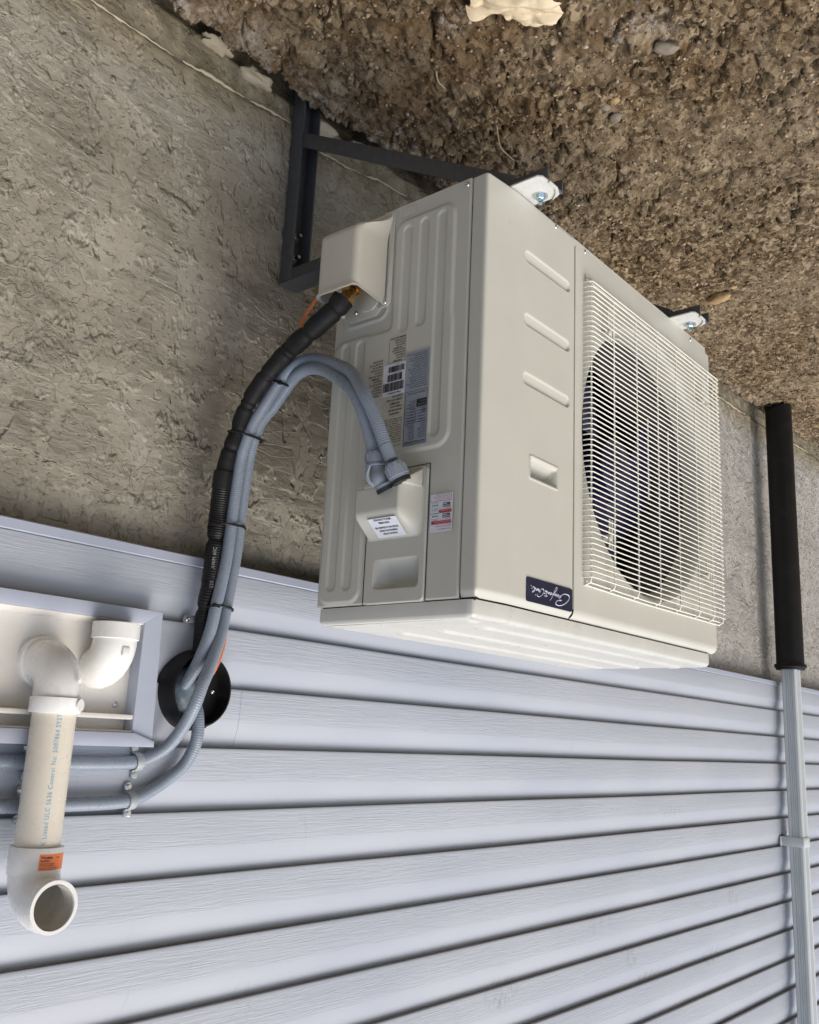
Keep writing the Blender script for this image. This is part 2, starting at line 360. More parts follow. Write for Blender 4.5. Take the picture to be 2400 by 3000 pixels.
def stone_mat(name, stops, scale=25):
    n = N(name); P1 = n.mp((1, 1, 1)); r = n.n('NewGeometry').outputs['Random Per Island']
    c = n.ramp(r, stops); k = n.mr(n.noise(P1, scale, 5, .65), .3, .7, .75, 1.2)
    n.set('Base Color', n.mix(1.0, c, n.n('CombineColor', {0: k, 1: k, 2: k}).outputs[0], 'MULTIPLY')); n.set('Roughness', .8); n.set('Specular IOR Level', .25)
    n.set('Normal', n.bump(n.noise(P1, 300, 4, .6), .0006)); return n.m
M['gravel'] = stone_mat('gravel_stone', [(0, (.060, .042, .025)), (.3, (.130, .095, .055)), (.55, (.21, .16, .10)), (.78, (.31, .25, .165)), (.93, (.33, .21, .12)), (1, (.42, .38, .31))])
M['stone_tan'] = stone_mat('tan_stone', [(0, (.36, .25, .13)), (1, (.36, .25, .13))], 60)
M['stone_grey'] = stone_mat('grey_stone', [(0, (.20, .175, .135)), (1, (.20, .175, .135))], 60)
M['mortar'] = simple('cream_mortar', (.40, .355, .26), .85, var=.12, scale=40, bump=.0012, bscale=120, dirt=(.3, .24, .15), dirt_s=30, dirt_t=(.55, .75))
M['paper'] = simple('cream_paper', (.62, .53, .37), .7, var=.12, scale=16, bump=.0008, bscale=60, dirt=(.45, .36, .2), dirt_s=20, dirt_t=(.5, .8))
M['twig'] = simple('straw', (.42, .32, .19), .7)

# ================================================================== SETTING
def zg(x):
    x = np.asarray(x, float); return np.where(x < -.1, -.437 + .052 * (x + .1), -.437 - .01 * (x + .1))
def build_ground():
    xs = np.concatenate([-np.geomspace(40, 4.2, 14), np.arange(-4.0, -1.5, .0062), np.arange(-1.5, .62, .0030), np.geomspace(.66, 40, 14)])
    ys = np.concatenate([-np.geomspace(40, 1.12, 12), np.arange(-1.05, -.2, .0042), np.arange(-.2, .285, .0030), [.30, .34]])
    X, Y = np.meshgrid(xs, ys); Z = zg(X).copy()
    far = (X < -4.1) | (X > .64) | (Y < -1.1)
    wx = X + .012 * fbm(X * 22, Y * 22, 3, 3); wy = Y + .012 * fbm(X * 22 + 50, Y * 22, 4, 3)
    Z += .022 * fbm(X * 2.2, Y * 2.2, 1, 3) + .010 * fbm(X * 9, Y * 9, 2, 3)
    near = sst(-1.7, -.2, X)
    f1, f2, i1 = worley(wx * 13, wy * 13, 21); big = (i1 > .35); Z += near * big * .020 * (i1 * sst(.62, .1, f1)) 
    f1, f2, i2 = worley(wx * 40, wy * 40, 31); Z += (.0100 * near + .0035) * sst(.75, .15, f1) * i2
    f1, f2, i3 = worley(wx * 85 + .3 * fbm(X * 60, Y * 60, 8, 2), wy * 85, 41); Z += .0062 * sst(.8, .1, f1) * (.15 + i3)
    f1, f2, i4 = worley(X * 160, Y * 160, 51); Z += .0034 * sst(.8, .1, f1) * i4
    Z += .0016 * fbm(X * 120, Y * 120, 9, 3)
    # drying cracks
    cm = sst(-.15, .2, fbm(X * 3.1, Y * 3.1, 61, 3) + .25 * near)
    f1, f2, _ = worley(wx * 7.5 + .25 * fbm(X * 30, Y * 30, 62, 3), wy * 7.5 + .25 * fbm(X * 30, Y * 30, 63, 3), 64, .8)
    Z -= .030 * (1 - sst(.0, .06, f2 - f1)) * cm
    # soil lifts a little, then breaks off in a dark gap along the wall
    edge = .224 + .014 * fbm(X * 11, X * 0, 71, 4) + .008 * fbm(X * 40, Y * 30, 72, 3) + .02 * sst(-1.0, -2.2, X)
    Z += .014 * sst(.10, 0.0, np.abs(Y - .20)) * near
    Z -= (.11 * near + .035) * sst(edge - .006, edge + .008, Y)
    Z = np.where(far, zg(X) - .0, Z)
    P = np.stack([X, Y, Z], -1); o = grid('ground', P, M['soil']); o['kind'] = 'structure'
    return xs, ys, Z
gxs, gys, GZ = build_ground()
def gz(x, y):
    i = int(np.clip(np.searchsorted(gxs, x), 1, len(gxs) - 1)); j = int(np.clip(np.searchsorted(gys, y), 1, len(gys) - 1)); return float(max(GZ[j, i], GZ[j - 1, i - 1]))

def ico(rs, sub=1):
    bm = bmesh.new(); bmesh.ops.create_icosphere(bm, subdivisions=sub, radius=1)
    v = np.array([tuple(q.co) for q in bm.verts]); f = [tuple(a.index for a in q.verts) for q in bm.faces]; bm.free(); return v, f
IV, IF = ico(1, 1); IV2, IF2 = ico(1, 3)
def build_gravel():
    rng = np.random.default_rng(5); V = []; F = []; b = 0
    fa = np.array(IF)
    n = 15000
    for k in range(n):
        x = -3.7 + 4.2 * rng.random() ** .75; y = -.85 + 1.08 * rng.random()
        if y > .225: continue
        r = .0018 + .0038 * rng.random() ** 3 + (.0045 * rng.random() if rng.random() < .02 else 0)
        sc = np.array([1, .65 + .35 * rng.random(), .45 + .4 * rng.random()]) * r
        v = IV * (1 + .22 * rng.standard_normal((len(IV), 1))) * sc
        a = rng.random() * 6.283; c, s = math.cos(a), math.sin(a); v = v @ np.array([[c, s, 0], [-s, c, 0], [0, 0, 1]])
        t = rng.normal() * .4; c, s = math.cos(t), math.sin(t); v = v @ np.array([[1, 0, 0], [0, c, s], [0, -s, c]])
        V.append(v + np.array([x, y, gz(x, y) + r * .15])); F.append(fa + b); b += len(IV)
    V = np.concatenate(V); F = np.concatenate(F); me = bpy.data.meshes.new('gravel'); me.vertices.add(len(V)); me.vertices.foreach_set('co', V.reshape(-1).astype(np.float32))
    me.loops.add(len(F) * 3); me.loops.foreach_set('vertex_index', F.reshape(-1).astype(np.int32)); me.polygons.add(len(F)); me.polygons.foreach_set('loop_start', np.arange(0, len(F) * 3, 3, dtype=np.int32)); me.update(calc_edges=True)
    o = mobj('gravel', me, M['gravel'], None, 3.2); o['kind'] = 'stuff'; tag(o, 'loose pebbles and crumbs of soil strewn over the brown ground', 'gravel')
build_gravel()

def rock(name, c, size, rot, mat, label, cat, seed, sub=2, rough=.28, par=None, group=None):
    v = IV2.copy(); rng = np.random.default_rng(seed)
    for _ in range(7):   # chop facets
        d = rng.standard_normal(3); d /= np.linalg.norm(d); h = .72 + .2 * rng.random(); t = v @ d; v -= np.outer(np.maximum(t - h, 0), d)
    v *= 1 + .06 * vn(v[:, 0] * 4, v[:, 1] * 4 + v[:, 2] * 3, seed)[:, None]
    v = v * np.array(size); R = np.array(Matrix.Rotation(rot, 3, 'Z')); v = v @ R.T + np.array(c)
    mb = MB(); mb.add(v, IF2); o = mb.build(name, mat, par, .6); tag(o, label, cat, group); return o
def on(x, y, dz=0): return (x, y, gz(x, y) + dz)
rock('stone', on(-1.565, -.070, .006), (.040, .019, .018), 1.75, M['stone_tan'], 'long tan stone lying on the soil in front of the far bracket foot', 'stone', 3)
rock('stone', on(-1.530, -.131, .003), (.011, .009, .007), .6, M['stone_tan'], 'small orange pebble beside the long tan stone', 'stone', 4)
rock('stone', on(-.393, -.436, .002), (.026, .016, .012), .9, M['stone_grey'], 'flat grey brown stone on open soil near the top right of the photo', 'stone', 5)
rock('stone', on(-.500, -.251, .004), (.014, .010, .008), .2, M['stone_grey'], 'pale grey stone in the small cluster of three on open soil', 'stone', 6)
rock('stone', on(-.4876, -.2797, .004), (.011, .010, .008), 1.2, M['stone_tan'], 'orange brown stone in the small cluster of three on open soil', 'stone', 8)
rock('stone', on(-.5396, -.2543, .005), (.015, .013, .010), 2.2, M['stone_grey'], 'darkest stone in the small cluster of three on open soil', 'stone', 9)
rock('stone', on(-.808, .0697, .004), (.014, .011, .009), 2.0, M['stone_grey'], 'pale flat stone lying just under the near foot of the air conditioner', 'stone', 11)

# ---- foundation wall
LEDX = [-3.7, -2.8, -1.6, -.473, -.166, -.120, -.0855, .0498, .188, .3226, .60]; LEDZ = [-.575, -.520, -.455, -.406, -.356, -.374, -.381, -.367, -.351, -.346, -.338]
def build_foundation():
    xs = np.concatenate([[-9, -7, -5.5], np.arange(-4.6, 1.2, .012), [1.4, 2.2, 3.5]]); zs = np.arange(-.72, .60, .008)
    X, Z = np.meshgrid(xs, zs)
    Y = .262 + .0016 * fbm(X * 3, Z * 5, 5, 3) + .0010 * fbm(X * 18, Z * 26, 6, 3)
    led = np.interp(X, LEDX, LEDZ) + .006 * fbm(X * 16, X * 0, 14, 4)
    Y += .0085 * sst(led + .003, led - .004, Z) + .003 * fbm(X * 30, Z * 30, 12, 3) * sst(led, led - .02, Z)
    Y += .035 * sst(.004, -.010, Z - (zg(X) - .004 + .012 * fbm(X * 16, X * 0, 19, 4))) * sst(-2.3, -1.0, X)
    rg = np.exp(-((X + 2.70 + .01 * fbm(Z * 9, Z * 0, 3, 3)) / .018) ** 2); Y -= .010 * rg * (1 + .5 * fbm(X * 50, Z * 60, 8, 3))   # ragged joint by the pipe
    P = np.stack([X, Y, Z], -1); o = grid('foundation_wall', P, M['concrete'], flip=True)
    # body behind the face
    th = thing('foundation_wall', 'rough grey parged concrete foundation wall between the soil and the siding', 'wall', (0, .3, -.6))
    o.name = 'parged_face'; o.parent = th; o.location = (0, -.3, .6)
    mb = MB(); mb.box((-9, .305, -.9), (3.5, .5, .60)); mb.build('wall_core', M['concrete'], th)
    mb = MB()
    for (a, b, r0) in ((.42, .215, .0026), (.195, .045, .0040), (.035, -.085, .0036), (-.165, -.30, .0030), (-.31, -.46, .0042), (-2.3, -2.7, .004), (-3.0, -3.5, .005)):
        xs_ = np.arange(min(a, b), max(a, b), .006); zz = np.interp(xs_, LEDX, LEDZ) + .006 * fbm(xs_ * 16, xs_ * 0, 14, 4); nn = len(xs_)
        rr = [max(.0004, .72 * r0 * math.sin(PI * min(1, (k + .5) / nn)) ** .5 * (1 + .55 * float(vn(np.array([xs_[k] * 60.]), np.array([1.]), 3)[0]))) for k in range(nn)]
        mb.tube([(xs_[k], .2610, zz[k] + .0008 * math.sin(k * 1.7)) for k in range(nn)], rr, 8)
    mb.build('cement_ridge', M['mortar'], th, .9)
build_foundation()

# ---- vinyl siding
SY = .2232; Z1 = .6978; EX = .1016
def build_siding():
    th = thing('siding_wall', 'pale blue grey horizontal vinyl siding above the concrete foundation', 'wall', (0, .3, .58))
    js = {-1: [-.9], 0: [-.050], 1: [-.049, -1.93], 2: [-1.935], 3: [-1.90], 4: [-1.90], 5: [-2.39], 6: [-2.385], 7: [-1.87], 8: [-1.865], 9: [-.6], 10: [-2.6], 11: [-1.2]}
    V = []; F = []; b = 0
    for r in range(-1, 16):
        z0 = Z1 + EX * r
        if r == -1: prof = [(.262, .6005), (.2252, .6005), (.2238, .6014), (.2234, .603), (.2238, .630), (.2243, .6535), (.2250, .6575)]
        else: prof = [(.2375, z0 + .0022), (.2262, z0 + .0002), (.2240, z0), (.2233, z0 + .0010), (.2231, z0 + .004), (.2236, z0 + .030), (.2242, z0 + .0555), (.2250, z0 + .0595)]
        za = z0 + .0595
        for k in range(1, 9):
            t = k / 8; prof.append((.2250 + .0120 * t ** 1.12 if k < 8 else .2385, za + (EX - .0595 + .004) * t))
        jx = js.get(r, [-1.5]); xs = [-8.5]
        cuts = sorted(jx); seq = []
        xs = list(np.arange(-8.5, -4, .5)) + list(np.arange(-4, 1.4, .03)) + [1.6, 2.2, 3.2]
        seg = 0; cols = []
        for x in xs:
            while seg < len(cuts) and x > cuts[seg]:
                cols.append((cuts[seg] - .0003, seg)); cols.append((cuts[seg] + .0003, seg + 1)); seg += 1
            cols.append((x, seg))
        cx = np.array([c[0] for c in cols]); cs = np.array([c[1] for c in cols]); nx = len(cx); npf = len(prof)
        py = np.array([p[0] for p in prof])[:, None]; pz = np.array([p[1] for p in prof])[:, None]
        off = -.0007 * (cs % 2)[None, :]
        Y = py + off + .0011 * vn(cx * 1.7, cx * 0 + r * 3.3, 5)[None, :] + .0004 * vn(cx[None, :] * 6, pz * 30, 6)
        Zz = pz + .0010 * vn(cx * 1.3, cx * 0 + r * 7.1, 8)[None, :]
        Xx = np.broadcast_to(cx[None, :], Y.shape); Pm = np.stack([Xx, Y, Zz + 0 * Y], -1).reshape(-1, 3)
        i = np.arange(npf - 1)[:, None] * nx + np.arange(nx - 1)[None, :]; V.append(Pm); F.append((np.stack([i, i + 1, i + nx + 1, i + nx], -1).reshape(-1, 4)) + b); b += len(Pm)
    V = np.concatenate(V); F = np.concatenate(F); me = bpy.data.meshes.new('siding_panel'); me.vertices.add(len(V)); me.vertices.foreach_set('co', V.reshape(-1).astype(np.float32))
    me.loops.add(len(F) * 4); me.loops.foreach_set('vertex_index', F.reshape(-1).astype(np.int32)); me.polygons.add(len(F)); me.polygons.foreach_set('loop_start', np.arange(0, len(F) * 4, 4, dtype=np.int32)); me.update(calc_edges=True)
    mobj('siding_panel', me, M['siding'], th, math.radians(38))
    mb = MB(); mb.prism([(.262, .5825), (.2225, .5825), (.2205, .5845), (.2205, .5985), (.2225, .6003), (.262, .6003)], 0, -8.5, 3.2)
    mb.build('starter_trim', M['trim'], th)
    mb = MB(); mb.box((-8.5, .2395, .6), (3.2, .5, 2.32)); mb.build('sheathing', M['dark'], th)
build_siding()

# ================================================================== AIR CONDITIONER
YF = -.3207; H = .672; WD = .8413
ac = thing('air_conditioner', 'beige outdoor air conditioner unit mounted on steel brackets beside the siding', 'air conditioner', (-.4, -.16, 0))
# base pan
mb = MB(); mb.prism([(-.8, -.012), (-.826, -.03), (-.826, -.30), (-.80, -.3165), (-.078, -.3165), (-.004, -.309), (-.004, -.012)], 2, 0, .016, .002)
mb.prism([(-.2, -.3165), (-.2, -.3195), (-.826, -.3195), (-.826, -.3165)][::-1], 2, -.001, .0125)
mb.build('base_pan', M['paint'], ac)
# inner core keeps the cabinet solid and dark
mb = MB(); mb.box((-.245, -.285, .02), (-.040, -.012, .668)); mb.box((-.825, -.03, .02), (-.245, -.012, .668)); mb.box((-.838, -.30, .02), (-.83, -.012, .668)); mb.build('inner_frame', M['dark'], ac)
# --- service side panel
def side_panel():
    ys = np.arange(-.2827, .0001, .0015); zs = np.arange(0, .6722, .0015); Yv, Zv = np.meshgrid(ys, zs)
    a = rbox(Yv, Zv, -.253, -.130, .030, .435, .022); b = rbox(Yv, Zv, -.253, -.004, .222, .435, .022); c = rbox(Yv, Zv, -.092, -.004, .222, .667, .022)
    s = smin(smin(a, b, .012), c, .012); h = .0030 * sst(.0035, -.0035, s)
    for (y0, z0, z1) in [(-.1552, .043, .232), (-.1910, .0405, .230), (-.2274, .0405, .4205), (-.0300, .2255, .646), (-.0636, .2273, .6468)]:
        s = rbox(Yv, Zv, y0 - .0090, y0 + .0090, z0, z1, .0088); h -= .0024 * sst(.0022, -.0022, s)
    s = rbox(Yv, Zv, -.117, -.022, .004, .195, .018); h += .0020 * sst(.006, .0, np.abs(s)); 
    s = rbox(Yv, Zv, -.168, -.1365, .0035, .0215, .003); h -= .0012 * sst(.0012, 0, np.abs(s)); 
    h += .0007 * fbm(Yv * 6, Zv * 5, 3, 2) * .6
    h -= .004 * sst(.6702, .6722, Zv) + .003 * sst(-.2805, -.2827, Yv)
    h -= .032 * sst(.0, -.004, rbox(Yv, Zv, -.2185, -.1040, .4700, .6690, .004))
    P = np.stack([h, Yv, Zv], -1); P[..., 2] = np.where((Yv > -.1) & (Zv < .006), .006, P[..., 2])
    return grid('side_panel', P, M['paint'], ac, flip=False)
side_panel()
# --- front service cover wrapping the corner (in 3 flats)
def arc_path(pts, rad, n=6):
    out = [Vector(pts[0])]
    for i in range(1, len(pts) - 1):
        p = Vector(pts[i]); a = (Vector(pts[i - 1]) - p).normalized(); b = (Vector(pts[i + 1]) - p).normalized()
        for k in range(n + 1):
            t = k / n; out.append((p + a * rad * (1 - t) ** 2 + b * rad * t ** 2) if False else ((1 - t) ** 2 * (p + a * rad) + 2 * t * (1 - t) * p + t * t * (p + b * rad)))
    out.append(Vector(pts[-1])); return out
def resample(P, step):
    L = [0]
    for i in range(1, len(P)): L.append(L[-1] + (P[i] - P[i - 1]).length)
    n = int(L[-1] / step); s = np.linspace(0, L[-1], n + 1)
    x = np.interp(s, L, [p[0] for p in P]); y = np.interp(s, L, [p[1] for p in P]); return x, y
def front_cover():
    x, y = resample(arc_path([(0, -.2832), (0, -.3135), (-.0745, YF), (-.2565, YF)], .006), .0015)
    tx = np.gradient(x); ty = np.gradient(y); ln = np.hypot(tx, ty); nx_, ny_ = -ty / ln, tx / ln     # outward
    zs = np.arange(.0005, .6722, .0015)
    X, Z = np.meshgrid(x, zs); Y = np.broadcast_to(y, X.shape).copy(); h = np.zeros_like(X)
    for zc in (.1010, .2110, .3110):
        s = rbox(X, Z, -.2400, -.0985, zc - .0100, zc + .0100, .0099); t = np.clip((Z - zc + .0100) / .0200, 0, 1); h -= .0052 * (.25 + .75 * t) * sst(.0005, -.0030 + .0015 * t, s) * (Y < -.316)
    s = rbox(X, Z, -.2057, -.1206, .4340, .4700, .004); fr = (Y < -.316)
    h += .0016 * sst(.0022, 0, np.abs(s)) * fr
    s2 = rbox(X, Z, -.2015, -.1248, .4382, .4658, .003); h -= (.006 + .018 * np.clip((Z - .4382) / .018, 0, 1)) * sst(.0004, -.0018, s2) * fr
    top = sst(.656, .6722, Z); h -= .0080 * top ** 1.6 * np.where(X > -.002, .35, 1.0)
    h -= .0045 * sst(.0012, .0, Z) + .0035 * (1 - sst(-.2565, -.2545, X)) * fr + .0035 * (np.arange(len(x)) < 2)[None, :] * 1.0
    h += .0005 * fbm(X * 5, Z * 5, 9, 2)
    P = np.stack([X + nx_[None, :] * h, Y + ny_[None, :] * h, Z], -1)
    cornr = rbox(X, Z, -.2565, .2, -.02, .6722, .012)
    return grid('service_cover', P, M['paint'], ac, flip=True)
front_cover()
# --- fan front panel with round opening
FCX, FCZ, FR = -.545, .340, .262
def fan_panel():
    x0, x1, z0, z1 = -WD, -.2585, .0135, .6555; n = 256
    ang = set(np.linspace(0, 2 * PI, n, endpoint=False).tolist())
    for cx in (x0, x1):
        for cz in (z0, z1): ang.add(math.atan2(cz - FCZ, cx - FCX) % (2 * PI))
    ang = sorted(ang); rows = []
    def bd(a):
        dx, dz = math.cos(a), math.sin(a); t = 9
        if abs(dx) > 1e-9: t = min(t, ((x1 if dx > 0 else x0) - FCX) / dx)
        if abs(dz) > 1e-9: t = min(t, ((z1 if dz > 0 else z0) - FCZ) / dz)
        return t
    mb = MB(); prof = [(FR - .014, .045), (FR - .0135, .030), (FR - .0105, .014), (FR - .005, .0045), (FR, .0004)]
    R = []
    for (r, dy) in prof: R.append([(FCX + math.cos(a) * r, YF + dy, FCZ + math.sin(a) * r) for a in ang])
    for t in (.08, .3, .65, 1.0):
        R.append([(FCX + math.cos(a) * (FR + (bd(a) - FR) * t), YF, FCZ + math.sin(a) * (FR + (bd(a) - FR) * t)) for a in ang])
    m = len(ang); vs = [p for r in R for p in r]
    fs = [(i * m + k, (i + 1) * m + k, (i + 1) * m + (k + 1) % m, i * m + (k + 1) % m) for i in range(len(R) - 1) for k in range(m)]
    mb.add(vs, fs)
    # top roll, side returns, bottom lip
    roll = [(YF, .6555), (YF + .0004, .660), (YF + .002, .6645), (YF + .005, .6680), (YF + .0085, .6705), (YF + .016, .6715)]
    for (xa, xb) in [(x0, x1)]:
        mb.add([(xa if q == 0 else xb, y, z) for (y, z) in roll for q in (0, 1)], [(2 * i, 2 * i + 1, 2 * i + 3, 2 * i + 2) for i in range(len(roll) - 1)])
    mb.add([(x1, YF, z0), (x1, YF, z1), (x1 + .0004, YF + .012, z1), (x1 + .0004, YF + .012, z0)], [(0, 1, 2, 3)])
    mb.add([(x0, YF, z0), (x0, YF, z1), (x0, -.01, z1), (x0, -.01, z0), (x0, YF + .016, .6715), (x0, -.01, .6715), (x0, YF + .002, .6645)], [(0, 3, 2, 1), (1, 2, 5, 4, 6)])
    mb.add([(x0, YF, z0), (x1, YF, z0), (x1, YF + .02, z0), (x0, YF + .02, z0)], [(0, 1, 2, 3)])
    return mb.build('fan_panel', M['paint'], ac, .6)
fan_panel()
mb = MB(); mb.lathe((FCX, YF, FCZ), (0, 1, 0), [(.045, FR - .0142), (.14, FR - .016), (.16, FR - .004)], 96); mb.build('fan_ring', M['ring'], ac)
mb = MB(); mb.box((-.828, -.055, .03), (-.262, -.048, .66)); mb.box((-.828, -.17, .03), (-.822, -.05, .66)); mb.box((-.268, -.17, .03), (-.262, -.05, .66)); mb.box((-.828, -.17, .66), (-.262, -.05, .665)); mb.box((-.828, -.17, .022), (-.262, -.05, .03)); mb.build('fan_cavity', M['dark'], ac)
mb = MB()
for i in range(96): mb.box((-.82 + i * .00575, -.062, .035), (-.8188 + i * .00575, -.056, .655))
mb.build('coil', M['coil'], ac)
mb = MB(); mb.box((FCX - .055, -.115, .03), (FCX - .035, -.10, .655)); mb.box((FCX + .035, -.115, .03), (FCX + .055, -.10, .655)); mb.lathe((FCX, -.17, FCZ), (0, 1, 0), [(0, .06), (.07, .06)], 32, 0, True, True); mb.build('fan_motor_mount', M['dark'], ac)
# fan: three broad swept blades
fan = bpy.data.objects.new('fan', None); COL.objects.link(fan); fan.parent = ac; fan.location = Vector((FCX, -.235, FCZ)) - Vector(ac.location)
mb = MB(); mb.lathe((FCX, -.262, FCZ), (0, 1, 0), [(0, .001), (0, .03), (.004, .052), (.012, .062), (.075, .064)], 48, 0, True, False); mb.build('hub', M['navy'], fan)
for b in range(3):
    vs = []; nr, na = 16, 22
    for i in range(nr + 1):
        r = .060 + (.236 - .060) * i / nr; t = i / nr; lead = .10 + .55 * t ** 1.4; span = 1.25 + .28 * math.sin(PI * min(1, t * 1.05)) - .28 * t ** 4
        for k in range(na + 1):
            u = k / na; a = b * 2 * PI / 3 + .62 + lead + span * (u - .5)
            y = -.205 - .052 * (u - .5) * (1.15 - .3 * t) - .010 * math.sin(PI * u) ; edge = 1 - .08 * (abs(u - .5) * 2) ** 6 * t
            vs.append((FCX + math.cos(a) * r * edge, y, FCZ + math.sin(a) * r * edge))
    fs = [(i * (na + 1) + k, i * (na + 1) + k + 1, (i + 1) * (na + 1) + k + 1, (i + 1) * (na + 1) + k) for i in range(nr) for k in range(na)]
    mb = MB(); mb.add(vs, fs); mb.add([(v[0], v[1] + .003, v[2]) for v in vs], [f[::-1] for f in fs]); mb.build('blade', M['navy'], fan, 1.2)
# wire guard
GY = -.3365; GL, GR_ = -.2880, -.8570
mb = MB()
bars = [-.2950, -.3750, -.4645, -.5520, -.6400, -.7290, -.7980, -.8510]
nw = 57; zt, zb_ = .5985, .0705; pitch = (zt - zb_) / (nw - 1)
def hw(z, xa=None, xb=None, r=.00128):
    pts = []
    xa2 = GL if xa is None else xa; xb2 = GR_ if xb is None else xb; rr = .0085
    if xa is None:
        pts += [(GL, YF + .001, z), (GL, YF - .004, z)]
        for k in range(6):
            a = k / 5 * PI / 2; pts.append((GL - rr + rr * math.cos(a), GY + rr - rr * math.sin(a), z))
    else: pts += [(xa2, GY + .009, z), (xa2 - .002, GY + .002, z), (xa2 - .006, GY, z)]
    if xb is None:
        for k in range(6):
            a = k / 5 * PI / 2; pts.append((GR_ + rr - rr * math.sin(a), GY + rr - rr * math.cos(a), z))
        pts += [(GR_, YF + .001, z)]
    else: pts += [(xb2 + .006, GY, z), (xb2 + .002, GY + .002, z), (xb2, GY + .009, z)]
    mb.tube(pts, r, 6)
clipz = [nw - 9, 8]
for i in range(nw):
    z = zb_ + pitch * i
    if i in clipz:
        hw(z, None, -.348); hw(z, -.380, -.765); hw(z, -.795, None)
    else: hw(z)
mb.tube([(GL - .002, YF - .004, zt + .0065), (-.5, YF - .007, zt + .010), (GR_ + .002, YF - .004, zt + .0065)], .0015, 6)
mb.tube([(GL - .002, YF - .002, zt + .0125), (-.5, YF - .004, zt + .0155), (GR_ + .002, YF - .002, zt + .0125)], .0015, 6)
mb.tube([(GL - .002, YF - .004, zb_ - .0065), (GR_ + .002, YF - .004, zb_ - .0065)], .0015, 6)
mb.tube([(GL - .002, YF - .002, zb_ - .0135), (GR_ + .002, YF - .002, zb_ - .0135)], .0015, 6)
for x in bars:
    y = GY + .0031 if -.84 < x < -.31 else GY + .0045
    mb.tube([(x, YF + .001, zb_ - .010), (x, YF - .008, zb_ - .009), (x, y, zb_ - .002), (x, y, zb_ + .008), (x, y, zt - .008), (x, y, zt + .002), (x, YF - .010, zt + .008), (x, YF + .001, zt + .0125)], .0017, 6)
for cx in (-.356, -.772):
    for (z0, z1) in ((zt - .110, zt - .058), (zb_ + .028, zb_ + .088)):
        for k in range(3): mb.tube([(cx - .0085 * k, GY + .0035, z0), (cx - .0085 * k, GY + .0035, z1)], .0016, 6)
for cx in (-.508, -.596): mb.tube([(cx, GY + .0035, .262), (cx, GY + .0035, .420)], .0016, 6)
mb.build('fan_guard', M['grille'], ac, 1.2)
for (cx, cz) in ((-.358, zt - .078), (-.358, zb_ + .072), (-.772, zt - .078), (-.772, zb_ + .072)):
    mb = MB(); mb.lathe((cx, YF, cz), (0, -1, 0), [(0, .006), (.014, .006), (.016, .0045)], 14, 0, False, True); mb.build('guard_clip', M['paint'], ac)

# --- lid
def lid():
    # plan outline with chamfered near front corner; rings inward carry the profile
    ol = [(-.8275, -.004), (-.8275, -.300), (-.8175, -.3135), (-.078, -.3135), (-.006, -.3075), (-.002, -.300), (-.002, -.004)]
    side_z = [(.6738, 0.0), (.6930, 0.0), (.6962, .0010), (.6990, .0034), (.7003, .0075)]
    mb = MB(); n = len(ol); cx = sum(p[0] for p in ol) / n; cy = -.155
    P0 = arc_path([(-.4, -.004, 0)] + [(x, y, 0) for x, y in ol] + [(-.4, -.004, 0)], .0055, 5)
    def inset(p, d): return (p[0] + (d if p[0] < -.415 else -d), p[1] + (d if p[1] < -.16 else -d))
    rings = [[(*inset(p, d), z) for p in P0] for (z, d) in side_z]; m = len(P0)
    mb.add([q for r in rings for q in r], [(i * m + k, i * m + (k + 1) % m, (i + 1) * m + (k + 1) % m, (i + 1) * m + k) for i in range(len(rings) - 1) for k in range(m)])
    o1 = mb
    xs = np.arange(-.8205, -.0085, .003); v = np.linspace(0, 1, 100); X, V_ = np.meshgrid(xs, v)
    yf = np.interp(X, [-.83, -.8205, -.812, -.078, -.0095, -.008], [-.290, -.292, -.3062, -.3062, -.3005, -.2995]); Y = -.0115 + (yf + .0115) * V_
    h = np.zeros_like(X)
    for (a, b, c, d) in [(-.050, -.022, -.288, -.030), (-.79, -.118, -.088, -.066), (-.80, -.118, -.172, -.148), (-.80, -.100, -.262, -.236)]:
        s = rbox(X, Y, a, b, c, d, .008); h += .0036 * sst(.003, -.004, s)
    Z = .7003 + h + .001 * fbm(X * 4, Y * 4, 3, 2); Z = np.where((V_ < .001) | (V_ > .999) | (X < -.820) | (X > -.0092), .7003, Z)
    grid('top_cover_pressing', np.stack([X, Y, Z], -1), M['paint_skylit'], ac, flip=True).name = 'top_pressing'
    return o1.build('top_cover', M['paint_skylit'], ac, .5)
lid()
mb = MB(); mb.box((-.832, -.3075, .6655), (-.006, -.008, .6750)); mb.build('lid_gap_shade', M['gap'], ac)  # black slab stands in for the shade in the lid gap

# --- electrical terminal cover with raised conduit box and finger recess
def term_cover():
    ys = np.arange(-.2218, -.1009, .0013); zs = np.arange(.4650, .6732, .0013); Yv, Zv = np.meshgrid(ys, zs)
    h = np.full(Yv.shape, .0028)
    # raised box: flat outer face, sloped shoulder above
    sy = sst(-.1035, -.1100, Yv) * sst(-.2145, -.1930, Yv) * 1.0; shoulder = np.maximum(0, smin((.5735 - Zv) / .030, np.ones_like(Zv), .30)); shoulder = np.where(Zv > .5735, 0, shoulder); low = sst(.494, .5005, Zv + .10 * (Yv + .15) * 0)
    h += .0370 * sy * np.minimum(1, shoulder) * low
    # finger recess
    s = rbox(Yv, Zv, -.2085, -.1200, .6050, .6490, .006); ramp = np.clip((Zv - .603) / .036, 0, 1)
    ry = np.clip((-.1180 - Yv) / .030, 0, 1)
    h -= .026 * sst(.0012, -.0022, s) * ramp * np.minimum(1, ry * 1.1)
    h -= .004 * (1 - sst(0, .0022, -rbox(Yv, Zv, -.2220, -.1005, .4640, .6735, .010)))
    P = np.stack([h, Yv, Zv], -1)
    return grid('terminal_cover', P, M['paint'], ac, flip=False)
term_cover()
mb = MB()
